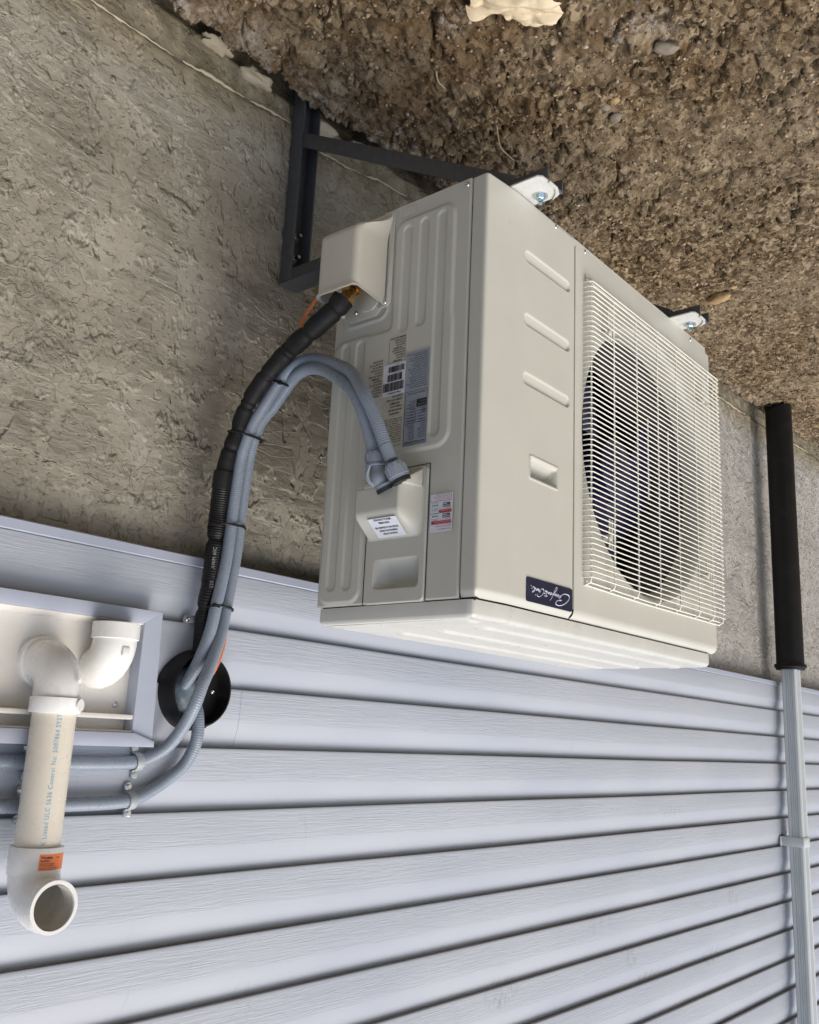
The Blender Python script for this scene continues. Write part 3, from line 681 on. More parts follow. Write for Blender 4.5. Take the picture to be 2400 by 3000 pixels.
mb.box((.0006, -.2236, .4630), (.0012, -.2224, .6725)); mb.box((.0006, -.2236, .4628), (.0012, -.10, .4636)); mb.box((.0006, -.1003, .51), (.0010, -.0992, .6725)); mb.build('cover_gap', M['gap'], ac)
mb = MB(); mb.prism([(.003, .470), (.040, .492), (.041, .500), (.004, .500)], 1, -.212, -.125, .0015); mb.build('conduit_plate', M['paint'], ac)

def screw(c, ax, r=.0042, parent=ac, mat='zinc', hexh=False, name='screw'):
    mb = MB(); ax = Vector(ax).normalized()
    if hexh:
        mb.lathe(c, ax, [(0, r * 1.45), (r * .25, r * 1.45)], 20, 0, True, True); mb.lathe(c, ax, [(r * .25, r), (r * 1.0, r), (r * 1.12, r * .82)], 6, 0, False, True)
    else:
        mb.lathe(c, ax, [(0, r * 1.05), (r * .2, r), (r * .45, r * .8), (r * .58, r * .45), (r * .45, r * .33), (r * .3, r * .1)], 16, 0, False, True)
    return mb.build(name, M[mat], parent, .6)
for c in [(.003, -.2050, .4735), (.0430, -.1690, .5030), (.0340, -.1145, .5060)]: screw(c, (1, 0, 0), .0042)
screw((.001, -.2745, .0100), (1, 0, 0)); 
for x, z in ((-.1934, .0062), (-.2949, .0075), (-.7489, .0085)): screw((x, -.3195, z), (0, -1, 0), .0040)

# --- valve hood (tapered scoop open at the top) and plate
def loft(mb, rings, close=True):
    n = len(rings[0]); vs = [p for r in rings for p in r]; fs = [(i * n + k, i * n + (k + 1) % n, (i + 1) * n + (k + 1) % n, (i + 1) * n + k) for i in range(len(rings) - 1) for k in range(n if close else n - 1)]
    mb.add(vs, fs)
def hood():
    yo0, yi0, yo1, yi1 = -.1215, .010, -.1080, -.020
    def ring(z0, z1, x, ya, yb, off=0):   # U-shape cross-section
        return None
    def section(z, d):   # open path from front flange, over, to back
        x1 = .074 - d * 1.0; f = np.clip((z - .010) / .050, 0, 1); f = f * f * (3 - 2 * f); x = .004 + (x1 - .004) * f
        ya = -.1215 + .0105 * f + d * .7; yb = .004 - .024 * f - d * .7; r = min(.012, x * .45)
        p = [(0.0015, ya, z), (x - r, ya + .001, z)]
        for k in range(1, 6): a = k / 5 * PI / 2; p.append((x - r + r * math.sin(a), ya + r - r * math.cos(a), z))
        for k in range(0, 6): a = k / 5 * PI / 2; p.append((x - r + r * math.cos(a), yb - r + r * math.sin(a), z))
        p.append((0.0015, yb, z)); return p
    def zshift(p):   # top rim dips towards the panel
        return (p[0], p[1], p[2] + .010 * (1 - min(1, p[0] / .07)))
    zs = [.010, .016, .024, .032, .040, .050, .058, .066, .09, .12, .145, .153, .158, .160]
    out = [[p if z < .14 else zshift(p) for p in section(z, 0)] for z in zs]
    # flared lip then back down the inside
    lip = [[(p[0] * 1.02 + .0015, p[1] - .001 if p[1] < -.06 else p[1] + .001, zshift(p)[2] + dz) for p in section(.160, 0)] for dz in (.002, .005)]
    inn = [[zshift((max(.0016, p[0] - .0028), p[1] + (.0026 if p[1] < -.06 else -.0026), p[2])) for p in section(z, 0)] for z in (.163, .15)] + [[(max(.0016, p[0] - .0028), p[1] + (.0026 if p[1] < -.06 else -.0026), p[2]) for p in section(z, 0)] for z in (.12, .06, .02)]
    mb = MB(); loft(mb, out + lip + inn, False)
    mb.prism([(-.1255, .004), (-.1255, .170), (-.118, .178), (-.100, .178), (-.095, .172), (-.115, .160), (-.115, .012), (-.03, .012), (-.03, .004)], 0, .0005, .0030, .0008)
    return mb.build('valve_hood', M['hood'], ac, .7)
hood()
screw((.003, -.1120, .1690), (1, 0, 0), .0045); screw((.0032, -.0475, .1715), (1, 0, 0), .0042)
mb = MB(); mb.prism([(-.104, .06), (-.104, .178), (-.094, .188), (-.036, .188), (-.026, .178), (-.026, .06)], 0, .0004, .0022, .0006)
mb.prism([(-.098, .10), (-.098, .168), (-.086, .176), (-.064, .176), (-.055, .165), (-.055, .10)], 0, .0022, .0052, .0012); mb.build('valve_plate', M['paint'], ac)
mb = MB(); mb.tube([(.012, -.078, .12), (.028, -.074, .14), (.036, -.072, .150)], .010, 16); mb.tube([(.036, -.072, .150), (.0405, -.0690, .158)], .0075, 16); mb.tube([(.01, -.045, .12), (.03, -.048, .135)], .011, 16); mb.build('service_valve', M['brass'], ac)

# --- feet
for fx in (-.0920, -.6790):
    mb = MB(); x0, x1 = fx - .034, fx + .034
    pl = [(x0, -.26), (x0, -.356), (x0 + .010, -.3690), (x0 + .022, -.3745), (x0 + .046, -.3745), (x1 - .006, -.3725), (x1, -.366), (x1, -.26)]
    mb.prism(pl, 2, -.0045, -.0010, .0008); mb.prism([(x0 - .001, -.352), (x0 + .008, -.3715), (x0 + .024, -.3780), (x0 + .048, -.3780), (x0 + .046, -.3735), (x0 + .024, -.3730), (x0 + .012, -.366)], 2, -.0015, .0022, .0008)
    mb.build('foot', M['foot'], ac)
    mb = MB(); bx, by = fx - .0150, -.3425; mb.lathe((bx, by, -.001), (0, 0, 1), [(0, .0125), (.0018, .0125), (.0018, .005)], 28, 0, False, True); mb.build('washer', M['zinc'], ac)
    mb = MB(); mb.lathe((bx, by, .0008), (0, 0, 1), [(0, .0078), (.0050, .0078), (.0062, .0066)], 6, 0, False, True); mb.lathe((bx, by, .006), (0, 0, 1), [(0, .0040), (.0075, .0040), (.0085, .0034)], 16, 0, False, True); mb.build('bolt', M['bluezinc'], ac)

# --- badge
mb = MB(); bx0, bx1, bz0, bz1 = -.2518, -.1172, .6244, .6612
pp = arc_path([(-.18, bz0), (bx1, bz0), (bx1, bz1), (bx0, bz1), (bx0, bz0), (-.18, bz0)], .005, 5)
def fy(z): return YF + (0.0 if z < .656 else .008 * (((z - .656) / .0162) ** 2) * .6)
ys_ = YF - .0006
mb.prism([(p[0], p[1]) for p in pp[:-1]], 1, YF + .003, YF - .0012, 0.0); badge = mb.build('badge', M['badge'], ac)
LOGO = {
 'C': [(-.2175, .6471), (-.2115, .6476), (-.2032, .6503), (-.2003, .6535), (-.2033, .6559), (-.2116, .6560), (-.2224, .6533), (-.2332, .6480), (-.2393, .6431), (-.2415, .6383), (-.2380, .6357), (-.2294, .6354), (-.2221, .6370), (-.2167, .6400), (-.2138, .6435)],
 'o': [(-.2156, .6408), (-.2131, .6402), (-.2096, .6419), (-.2100, .6441), (-.2138, .6432), (-.2156, .6411)],
 'm': [(-.2096, .6425), (-.2071, .6388), (-.2048, .6429), (-.2027, .6388), (-.2004, .6426), (-.1982, .6389), (-.1957, .6420), (-.1936, .6402)],
 'f': [(-.1839, .6517), (-.1884, .6471), (-.1924, .6416), (-.1964, .6354), (-.2016, .6290), (-.2038, .6293), (-.2023, .6333), (-.1970, .6372), (-.1918, .6410)],
 'o2': [(-.1900, .6407), (-.1859, .6391), (-.1830, .6411), (-.1848, .6428), (-.1889, .6412)],
 'r': [(-.1836, .6416), (-.1801, .6390), (-.1790, .6424), (-.1761, .6399)],
 't': [(-.1711, .6482), (-.1729, .6438), (-.1712, .6394), (-.1697, .6380), (-.1761, .6396)], 'tc': [(-.1670, .6468), (-.1760, .6461)], 'hy': [(-.1695, .6432), (-.1656, .6429)],
 'A': [(-.1480, .6468), (-.1473, .6498), (-.1518, .6505), (-.1580, .6481), (-.1635, .6439), (-.1657, .6399), (-.1634, .6373), (-.1594, .6372), (-.1561, .6398), (-.1545, .6431), (-.1510, .6421), (-.1498, .6386)],
 'dot': [(-.1420, .6485), (-.1425, .6491)],
 'i': [(-.1527, .6406), (-.1498, .6383), (-.1488, .6415), (-.1456, .6385), (-.1443, .6420), (-.1409, .6384), (-.1393, .6420)],
 'e': [(-.1393, .6420), (-.1355, .6432), (-.1324, .6454), (-.1350, .6456), (-.1390, .6426), (-.1381, .6383), (-.1347, .6375), (-.1310, .6414)],
 'R': [(-.1306, .6367), (-.1298, .6377), (-.1289, .6369), (-.1297, .6359), (-.1306, .6367)]}
mb = MB()
for k, L in LOGO.items():
    pts = [(x, YF - .0014, z) for x, z in L]; pts = spline(pts, .0008) if len(pts) > 3 else pts
    mb.tube(pts, {'C': .00085, 'dot': .0010, 'R': .0003}.get(k, .00062), 5)
mb.build('lettering', M['badge_ink'], badge)

# --- stickers on the side panel (read from the right: text runs along +Y)
RT, UP = Vector((0, 1, 0)), Vector((0, 0, 1))
def sticker(name, y0, y1, z0, z1, mat, x=.0036, label=None):
    mb = MB(); mb.box((x - .0006, y0, z0), (x, y1, z1)); return mb.build(name, mat, ac, label=label), x + .0002
def lines(mb, x, y0, y1, z0, z1, n, words, size, mi=0, seed=1, frac=(.55, 1.0)):
    rng = random.Random(seed); dz = (z1 - z0) / n
    for i in range(n):
        wds = ' '.join(words[(i * 4 + j) % len(words)] for j in range(4)); wd = (y1 - y0) * (frac[0] + (frac[1] - frac[0]) * rng.random())
        put_text(mb, wds, size, (x, y0, z1 - dz * (i + .8)), RT, UP, mi, width=wd, bold=size * .02)
def tri(mb, x, y, z, s, mi): mb.add([(x, y - s, z), (x, y + s, z), (x, y, z + s * 1.7)], [(0, 1, 2)], mi)
WW = 'WARNING: BEFORE OPENING ACCESS TO TERMINALS ALL SUPPLY CIRCUITS MUST BE DISCONNECTED'.split()
FRW = 'AVERTISSEMENT: AVANT D ACCEDER AUX BORNES TOUS LES CIRCUITS DOIVENT ETRE DECONNECTES'.split()
UW = 'UNIT MUST BE GROUNDED USE COPPER SUPPLY WIRES ONLY SUITABLE FOR OUTDOOR USE MIN 75 C WIRE'.split()
o, x = sticker('rating_label', -.2150, -.1672, .2733, .4300, M['silver_label'], .0038)
mb = MB()
mb.box((x - .0001, -.2130, .3405), (x + .0001, -.1690, .3409)); mb.box((x - .0001, -.2130, .4280), (x + .0001, -.1690, .4285)); mb.box((x - .0001, -.2132, .3405), (x + .0001, -.2128, .4285)); mb.box((x - .0001, -.1692, .3405), (x + .0001, -.1688, .4285))
put_text(mb, 'SPLIT-TYPE AIR CONDITIONER', .0040, (x, -.2112, .4232), RT, UP, width=.040, bold=.0001)
lines(mb, x, -.2110, -.1935, .388, .421, 9, ['Model', 'Volts', 'Phase', 'Hz', 'Min', 'Circuit', 'Ampacity', 'Max', 'Fuse'], .0026, seed=3); lines(mb, x, -.1900, -.1715, .388, .421, 9, ['208/230', 'CMA15', '60', '1', 'R410A', '22', 'A'], .0026, seed=4)
for i in range(5): mb.box((x - .0001, -.2120, .3935 + -.0048 * i), (x + .0001, -.1700, .3937 - .0048 * i))
mb.box((x - .0001, -.1920, .368), (x + .0001, -.1917, .3937)); lines(mb, x, -.2110, -.1950, .3690, .3925, 5, ['Max', 'Outdoor', 'Design', 'Pressure', 'Low'], .0024, seed=5); lines(mb, x, -.1895, -.1740, .3690, .3925, 5, ['450', 'PSIG', '26'], .0026, seed=6)
mb.tube([(x, -.2075 + .0036 * math.cos(a / 16 * 2 * PI), .3755 + .0036 * math.sin(a / 16 * 2 * PI)) for a in range(17)], .00035, 4)
put_text(mb, 'UL', .0044, (x, -.2098, .3739), RT, UP, bold=.0001); put_text(mb, 'c', .003, (x, -.2125, .3745), RT, UP); put_text(mb, 'us', .003, (x, -.2025, .3745), RT, UP)
mb.box((x - .0002, -.2122, .3560), (x + .0002, -.1925, .3685), 0); lines(mb, x, -.1905, -.1715, .3560, .3720, 6, ['INSTALL', 'NUMBER', 'R.P.C.', 'Canada', 'Ltd'], .0022, seed=8)
put_text(mb, 'Captain Century', .0052, (x, -.2105, .3435), RT, UP, shear=.3, width=.036)
lines(mb, x, -.2115, -.1690, .2770, .3370, 17, 'This unit must be installed in accordance with all national and local codes by a qualified service agency only'.split(), .0026, seed=11, frac=(.65, 1))
mb.build('rating_print', M['ink'], o)
mb = MB(); put_text(mb, 'AHRI CERTIFIED', .0030, (x + .0004, -.2110, .3640), RT, UP, width=.016); put_text(mb, 'Unitary HP', .0022, (x + .0004, -.2110, .3595), RT, UP); mb.build('rating_print_light', M['silver_label'], o)
o, x = sticker('barcode_label', -.1662, -.1200, .2848, .3388, M['white_label'], .0041)
mb = MB(); rng = random.Random(4)
for (z0, z1, ya, yb) in ((.3170, .3315, -.1640, -.1225), (.3030, .3150, -.1600, -.1290), (.2895, .2995, -.1640, -.1310)):
    y = ya
    while y < yb:
        wd = rng.choice([.00035, .0005, .0008, .0012]); mb.box((x - .0001, y, z0), (x + .0001, y + wd, z1)); y += wd + rng.choice([.0003, .0005, .0008])
put_text(mb, 'CMA15N58A-1', .0044, (x, -.1590, .3338), RT, UP, width=.028, bold=.0001); put_text(mb, '1 8 57331 64119 8', .0025, (x, -.1600, .3004), RT, UP); put_text(mb, 'S.N. 2134078521', .0022, (x, -.1600, .2862), RT, UP)
mb.build('barcode_print', M['ink'], o)
def warn(y0, y1, z0, z1, blocks, seed, edge=True):
    o, x = sticker('warning_label', y0, y1, z0, z1, M['clear_label'], .0035); mb = MB(); n = len(blocks)
    dz = (z1 - z0) / sum(b[1] + 1 for b in blocks); z = z1 - dz * .2
    for (head, k, words) in blocks:
        tri(mb, x, y0 + .004, z - dz * .8, .0018, 1); put_text(mb, head, dz * .95, (x, y0 + .0072, z - dz * .8), RT, UP, 0, width=min(.55 * (y1 - y0), .022), bold=.0001)
        lines(mb, x, y0 + .002, y1 - .002, z - dz * (k + 1), z - dz, k, words, dz * .85, 0, seed); z -= dz * (k + 1); seed += 1
    if edge:
        for q in (y0 + .0006, y1 - .0006): mb.box((x - .0001, q, z0 + .001), (x + .0001, q + .0002, z1 - .001))
        for q in (z0 + .0006, z1 - .0010): mb.box((x - .0001, y0 + .001, q), (x + .0001, y1 - .001, q + .0002))
    ob = mb.build('warning_print', [M['ink'], M['yellow']], o); return o
warn(-.1653, -.1290, .2400, .2836, [('WARNING:', 4, WW), ('AVERTISSEMENT:', 4, FRW)], 31)
warn(-.1650, -.1215, .3400, .3745, [('WARNING:', 2, WW), ('AVERTISSEMENT:', 2, FRW)], 41, False)
warn(-.1193, -.0860, .2725, .3370, [('WARNING:', 5, WW), ('AVERTISSEMENT:', 6, FRW)], 51, False)
o, x = sticker('wiring_note', -.1650, -.0880, .3755, .4270, M['clear_label'], .0035)
mb = MB(); put_text(mb, 'UNIT MUST BE GROUNDED', .0034, (x, -.1640, .4228), RT, UP, width=.040); lines(mb, x, -.1640, -.105, .378, .420, 11, UW, .0030, seed=60, frac=(.6, 1.0)); lines(mb, x, -.103, -.0900, .378, .420, 9, ['ATTENTION', 'FUSE', '20A'], .003, seed=61); mb.build('wiring_print', M['ink'], o)
# white note on the terminal cover shoulder (sloped face)
p0 = Vector((.0265, 0, .5540)); sl_up = Vector((-.0375, 0, .0300)).normalized(); nrm = Vector((sl_up.z, 0, -sl_up.x))
mb = MB(); c0 = Vector((.0380, 0, .5455)) + nrm * .0012
def sp(y, t, d=0): return c0 + Vector((0, y, 0)) + sl_up * t + nrm * d
vs = [sp(-.1890, .003), sp(-.1330, .003), sp(-.1330, .040), sp(-.1890, .040)]; mb.add(vs + [v + nrm * .0006 for v in vs], [(0, 1, 2, 3)[::-1], (4, 5, 6, 7), (0, 1, 5, 4), (1, 2, 6, 5), (2, 3, 7, 6), (3, 0, 4, 7)])
note = mb.build('note_label', M['white_label'], ac, label='white paper note with black capitals')
mb = MB()
for txt, t, wd in (('BEFORE ALL IN-LINE SPLICES', .0065, .034), ('WHEN POSSIBLE', .0125, .022), ('USE ONLY AWG 14-4 STRANDED WIRE', .0215, .046), ('COMMUNICATION CIRCUIT', .0275, .036), ('IN INDOOR OUTDOOR', .0335, .028)):
    put_text(mb, txt, .0046, sp(-.1610 - wd / 2, t - .002, .0009), RT, sl_up, width=wd, bold=.00018)
mb.build('note_print', M['ink'], note)
# addressing switch diagram
o, x = sticker('switch_label', -.2690, -.2282, .5144, .5723, M['white_label'], .0028, 'white label with red headings and switch diagrams')
mb = MB(); y0, y1 = -.2690, -.2282
lines(mb, x, y0 + .001, y1 - .002, .5625, .5715, 2, 'Please modify by the DIP SWITCH 3/4 communication'.split(), .0028, 1, 71, (.6, .85)); lines(mb, x, y0 + .001, y1 - .001, .5155, .5245, 4, 'If only one indoor unit is connected set the capacity rating switch'.split(), .0018, 1, 72, (.7, .95))
for (a, b, z, t) in ((y0 + .001, y1 - .003, .5560, 'Emergency 5/4(2) communication'), (y0 + .001, y0 + .024, .5395, '24V communication')):
    mb.box((x - .0003, a, z), (x, b, z + .0040), .0012, 2); put_text(mb, t, .0026, (x + .0002, a + .001, z + .0010), RT, UP, 3, width=(b - a) * .85)
for z in (.5608, .5438, .5255): mb.box((x - .0002, y0, z), (x + .0001, y1, z + .00035), 0, 0)
for z in (.5455, .5290):
    mb.box((x - .0002, y0 + .004, z), (x + .0001, y0 + .0175, z + .0062), 0, 0)
    for k in range(5):
        mb.box((x, y0 + .0052 + k * .0024, z + .0008), (x + .0002, y0 + .0067 + k * .0024, z + .0026), 0, 3 if k > 1 else 1); mb.box((x, y0 + .0052 + k * .0024, z + .0036), (x + .0002, y0 + .0067 + k * .0024, z + .0052), 0, 3)
    for k in range(4): mb.box((x, y0 + .0265 + k * .0030, z + .0018), (x + .0002, y0 + .0280 + k * .0030, z + .0038), 0, 0)
    for q in (z - .0010, z + .0072): mb.box((x, y0 + .0250, q), (x + .0002, y0 + .0390, q + .0002), 0, 0)
    put_text(mb, 'ADDRESS', .0024, (x, y0 + .027, z + .0090), RT, UP, 0); put_text(mb, 'SW1 ON', .0022, (x, y0 + .0030, z + .0070), RT, UP, 0)
mb.build('switch_print', [M['ink'], M['pinkred'], M['red'], M['white_label']], o)

# ================================================================== BRACKETS
def bracket(x, label):
    th = thing('wall_bracket', label, 'bracket', (x, .25, -.2), 'steel wall brackets under the air conditioner')
    hw_, fl, t = .0240, .025, .0035; zt_ = -.0065
    # horizontal arm: channel, open side down
    mb = MB(); mb.box((x - hw_, -.371, zt_ - t), (x + hw_, .2575, zt_), .0008)
    for s in (-1, 1):
        a = x + s * hw_; mb.box((min(a, a - s * t), -.371, zt_ - fl), (max(a, a - s * t), .2575, zt_ - t), .0006)
    mb.build('arm', M['steel'], th)
    mb = MB(); z0, z1 = -.60, zt_ - .004
    mb.box((x - hw_ + .001, .2535, z0), (x + hw_ - .001, .2570, z1), .0006)
    for s in (-1, 1):
        a = x + s * (hw_ + .0002); mb.box((min(a, a - s * t), .2230, z0), (max(a, a - s * t), .2535, z1), .0006)
    mb.build('wall_rail', M['steel'], th)
    # brace: angle iron from rail to arm tip
    A = Vector((x, .232, -.335)); B = Vector((x, -.300, -.030)); d = (B - A); L = d.length; ang = math.atan2(d.z, -d.y)
    mb = MB(); R = Matrix.Rotation(-ang, 3, 'X')
    def bb(lo, hi): mb.box(lo, hi, .0006, 0, R, (x, 0, 0))
    n0 = len(mb.v); bb((x + .018, -L, -.012), (x + .0215, 0, .018)); bb((x - .0125, -L, -.012), (x + .018, 0, -.0085))
    mb.v = [(v[0], v[1] + A.y, v[2] + A.z) for v in mb.v]
    mb.build('brace', M['steel'], th)
    for z in (-.120, -.072):
        mb = MB(); c = (x - .002, .2535, z); mb.lathe(c, (0, -1, 0), [(0, .0105), (.0015, .0105)], 20, 0, True, True); mb.lathe((c[0], c[1] - .0015, z), (0, -1, 0), [(0, .0075), (.006, .0075)], 6, 0, False, True); mb.tube([(c[0], c[1] - .006, z), (c[0], c[1] - .022, z)], .0038, 10); mb.build('anchor_bolt', M['zinc'], th)
bracket(-.1065, 'near dark grey steel bracket with brace, bolted to the concrete left of the unit')
bracket(-.7030, 'far dark grey steel bracket with only its tip showing under the grille')

# ================================================================== CONDUITS, LINE SET
def ribbed(pts, r, pitch, amp, seg=18, step=None):
    P = spline(pts, step or pitch / 4); n = len(P); mb = MB(); mb.tube(P, lambda i: r + amp * (1 if (i % 4) in (0, 1) else -1), seg); return mb, P
C1 = [(.0400, -.2106, .5130), (.0460, -.2055, .4991), (.0520, -.1990, .4834), (.0620, -.1850, .4457), (.0720, -.1687, .3999), (.0770, -.1462, .3569), (.0600, -.1050, .3130), (.0440, -.0570, .2830), (.0350, -.0120, .2610), (.0314, .0250, .2482), (.0352, .0600, .2528), (.0377, .0900, .2754), (.0443, .1150, .3133), (.0523, .1350, .3507), (.0557, .1500, .3914), (.0538, .1600, .4276), (.0509, .1700, .5050), (.0547, .1700, .5823), (.0689, .1680, .6683), (.0763, .1700, .7185), (.0876, .1800, .7679), (.0909, .2000, .7957), (.0896, .2190, .8096)]
C2 = [(.0360, -.1653, .5082), (.0420, -.1583, .4899), (.0500, -.1551, .4629), (.0580, -.1490, .4250), (.0660, -.1369, .3839), (.0660, -.1147, .3471), (.0500, -.0700, .3130), (.0407, -.0200, .2819), (.0344, .0200, .2678), (.0309, .0550, .2700), (.0232, .0850, .2811), (.0259, .1150, .3139), (.0371, .1350, .3463), (.0383, .1500, .3867), (.0350, .1600, .4228), (.0306, .1720, .5004), (.0315, .1750, .5777), (.0441, .1720, .6648), (.0570, .1650, .7165), (.0796, .1550, .7675), (.0962, .1500, .8004), (.1027, .1550, .8319), (.1035, .1750, .8632), (.1137, .1950, .8950), (.1332, .2080, .9133), (.1571, .2120, .9226), (.1912, .2120, .9261), (.2778, .2120, .9269), (.3822, .2120, .9260), (.4973, .2120, .9255), (.70, .2120, .9255)]
C3 = [(.0624, .2180, .8172), (.0661, .1950, .8420), (.0648, .1900, .8735), (.0659, .1950, .9003), (.0765, .2050, .9294), (.1044, .2110, .9531), (.1309, .2120, .9681), (.1547, .2120, .9780), (.1894, .2120, .9834), (.2694, .2120, .9851), (.3732, .2120, .9851), (.4876, .2120, .9849), (.70, .2120, .9849)]
CR_ = .0102
def nut(mb, c, ax, r, h, lobes=10):
    c = Vector(c); ax = Vector(ax).normalized(); mb.lathe(c, ax, [(0, r * .86), (h * .04, r * .93), (h * .5, r), (h * .52, r * 1.0), (h * .82, r * 1.03), (h * .84, r * .95), (h, r * .95)], 40, 0, True, True)
    u = ax.orthogonal().normalized(); b = ax.cross(u)
    for k in range(lobes):
        a = 2 * PI * k / lobes; d = u * math.cos(a) + b * math.sin(a); p = c + d * (r * .985)
        mb.tube([p + ax * h * .22, p + ax * h * .5, p + ax * h * .72], r * .10, 8)
for (pts, lab, kind) in ((C1, 'grey ribbed conduit from the front connector, ending in the putty of the black wall cap', 1), (C2, 'grey ribbed conduit from the rear connector, crossing the black cover to the upper straps', 2), (C3, 'grey ribbed conduit leaving the black cover and held by the lower pair of straps', 3)):
    th = thing('electrical_conduit', lab, 'conduit', pts[0], 'grey flexible conduits')
    mb, P = ribbed(pts[3:] if kind == 1 else (pts[2:] if kind == 2 else pts), CR_, .0038, .00024); mb.build('flexible_tube', M['conduit'], th, 1.2)
    if kind == 1:
        mb = MB(); a = Vector((.0625, -.1865, .4500)); e = Vector((.0400, -.2070, .5080)); ax = (e - a).normalized()
        mb.tube([Vector(pts[3]), a + ax * .02], CR_, 18); nut(mb, a + ax * .026, ax, .0158, .0250)
        mb.build('conduit_connector', M['connector'], th, .5)
        mb = MB(); mb.lathe(a + ax * .051, ax, [(0, .0150), (.006, .0150)], 28, 0, True, True); mb.build('gasket', M['rubber'], th)
    if kind == 2:
        mb = MB(); a = Vector((.0500, -.1551, .4560)); ax = Vector((-.004, -.018, .028)).normalized(); ax = Vector((-.15, -.05, 1)).normalized()
        nut(mb, a - ax * .008, ax, .0158, .0200); mb.lathe(a + ax * .0125, ax, [(0, .0172), (.002, .0172)], 32, 0, True, True)
        el = spline([a + ax * .012, a + ax * .024 + Vector((.000, -.002, 0)), Vector((.0470, -.1620, .4910)), Vector((.0400, -.1680, .5030))], .002); mb.tube(el, lambda i: .0100 + .0022 * math.sin(PI * min(1, i / len(el) * 1.1)), 20)
        mb.lathe((.0418, -.1668, .4980), (-.45, -.25, .85), [(0, .0138), (.005, .0142)], 28, 0, True, True)
        # gusset web across the elbow
        g = [Vector((.0640, -.1560, .4720)), Vector((.0620, -.1500, .4860)), Vector((.0560, -.1520, .4970)), Vector((.0470, -.1590, .5020))]; mb.tube(spline(g, .002), .0022, 8, flat=(1, 1.6))
        mb.build('conduit_connector', M['connector'], th, .6)
        mb = MB(); mb.lathe((.0395, -.1680, .5022), (-.45, -.25, .85), [(0, .0150), (.006, .0150)], 28, 0, True, True); mb.build('gasket', M['rubber'], th)

ls = thing('line_set', 'black insulated refrigerant line with corrugated sleeve curving from the valve hood to the black cover', 'refrigerant line', (.06, .1, .3))
B = [(.0485, -.0610, .1690), (.0550, -.0500, .1865), (.0640, -.0300, .2060), (.0690, -.0100, .2215), (.0676, .0200, .2321), (.0622, .0600, .2466), (.0655, .0900, .2709), (.0670, .1200, .3000), (.0688, .1420, .3338), (.0690, .1560, .3685), (.0724, .1660, .3991), (.0728, .1750, .4302), (.0708, .1820, .4685)]
P = spline(B, .0022); rng = random.Random(2); n = len(P); rad = []
L = 0; wraps = [.022, .082, .128, .139, .196, .251, .262, .305, .341]
for i in range(n):
    if i: L += (P[i] - P[i - 1]).length
    r = .0182 - .0042 * min(1, L / .30); d = min(abs(L - q) for q in wraps); r *= 1 - .17 * math.exp(-(d / .0040) ** 2); r *= 1 + .045 * math.sin(L * 97) * math.sin(L * 41 + 1) + .010 * math.sin(L * 333)
    rad.append(r)
mb = MB(); mb.tube(P, rad, 22); mb.tube([P[0] - (P[3] - P[0]).normalized() * .001, P[2]], .0190, 22); mb.build('insulation', M['black_foam'], ls, 1.2)
mb = MB(); mb.tube(P[len(P) - 16:len(P) - 1], .0172, 22); mb.build('tape_wrap', M['black_plastic'], ls, .8)
B2 = [(.0712, .1810, .4600), (.0680, .1860, .4900), (.0664, .1890, .5250), (.0668, .1890, .5839), (.0690, .1885, .6240), (.0728, .1905, .6560), (.0700, .1980, .6876), (.0660, .2010, .7214), (.0640, .2030, .7525), (.0600, .2060, .7747), (.0563, .2140, .7931), (.0520, .2240, .8024)]
P = spline(B2, .00105); L = 0; rad = []
for i in range(len(P)):
    if i: L += (P[i] - P[i - 1]).length
    base = .0158 if L < .17 else .0142
    for q in (.095, .215): base *= 1 - .22 * math.exp(-((L - q) / .006) ** 2)
    rad.append(base + (.0005 if (i % 4) < 2 else -.0005))
mb = MB(); mb.tube(P, rad, 22); mb.build('corrugated_sleeve', M['black_plastic'], ls, 1.2)
mb = MB(); put_text(mb, 'KS17', .008, (.0735, .1738, .500), (0, .55, .0) , (.0, 0, -1)); 
# sleeve print wraps the sleeve, reading along it
mb = MB(); vs, fs = text_geo('221 E31  AWM 60C', .0085)
def wrap(vs, x0, y0, z0, r, a0, sgn=-1): 
    return [(x0 + r * math.cos(a0 + v[1] / r), y0 + r * math.sin(a0 + v[1] / r), z0 + sgn * v[0]) for v in vs]
mb.add(wrap(vs, .0668, .1890, .640, .0170, math.radians(-62)), fs); mb.build('sleeve_print', M['strap'], ls)
mb = MB(); c = Vector((.0420, -.0690, .1590)); ax = Vector((.12, .10, .25)).normalized(); mb.lathe(c, ax, [(0, .0120), (.002, .0132), (.020, .0132), (.022, .0120)], 6, 0, True, True); mb.build('flare_nut', M['brass'], ls, .3)
mb = MB(); mb.tube(spline([(.030, -.012, .120), (.036, .014, .140), (.045, .030, .170), (.055, .035, .205)], .003), .0030, 10); mb.build('signal_wire', M['orange_wire'], ls, 1.2)
mb = MB(); mb.tube(spline([(.0440, .1800, .665), (.0420, .1740, .6850), (.0425, .1710, .7100), (.0485, .1670, .7370), (.0570, .1660, .7630), (.0670, .1700, .7850), (.0720, .1950, .8000)], .003), .0036, 10); mb.build('signal_wire', M['orange_wire'], ls, 1.2)

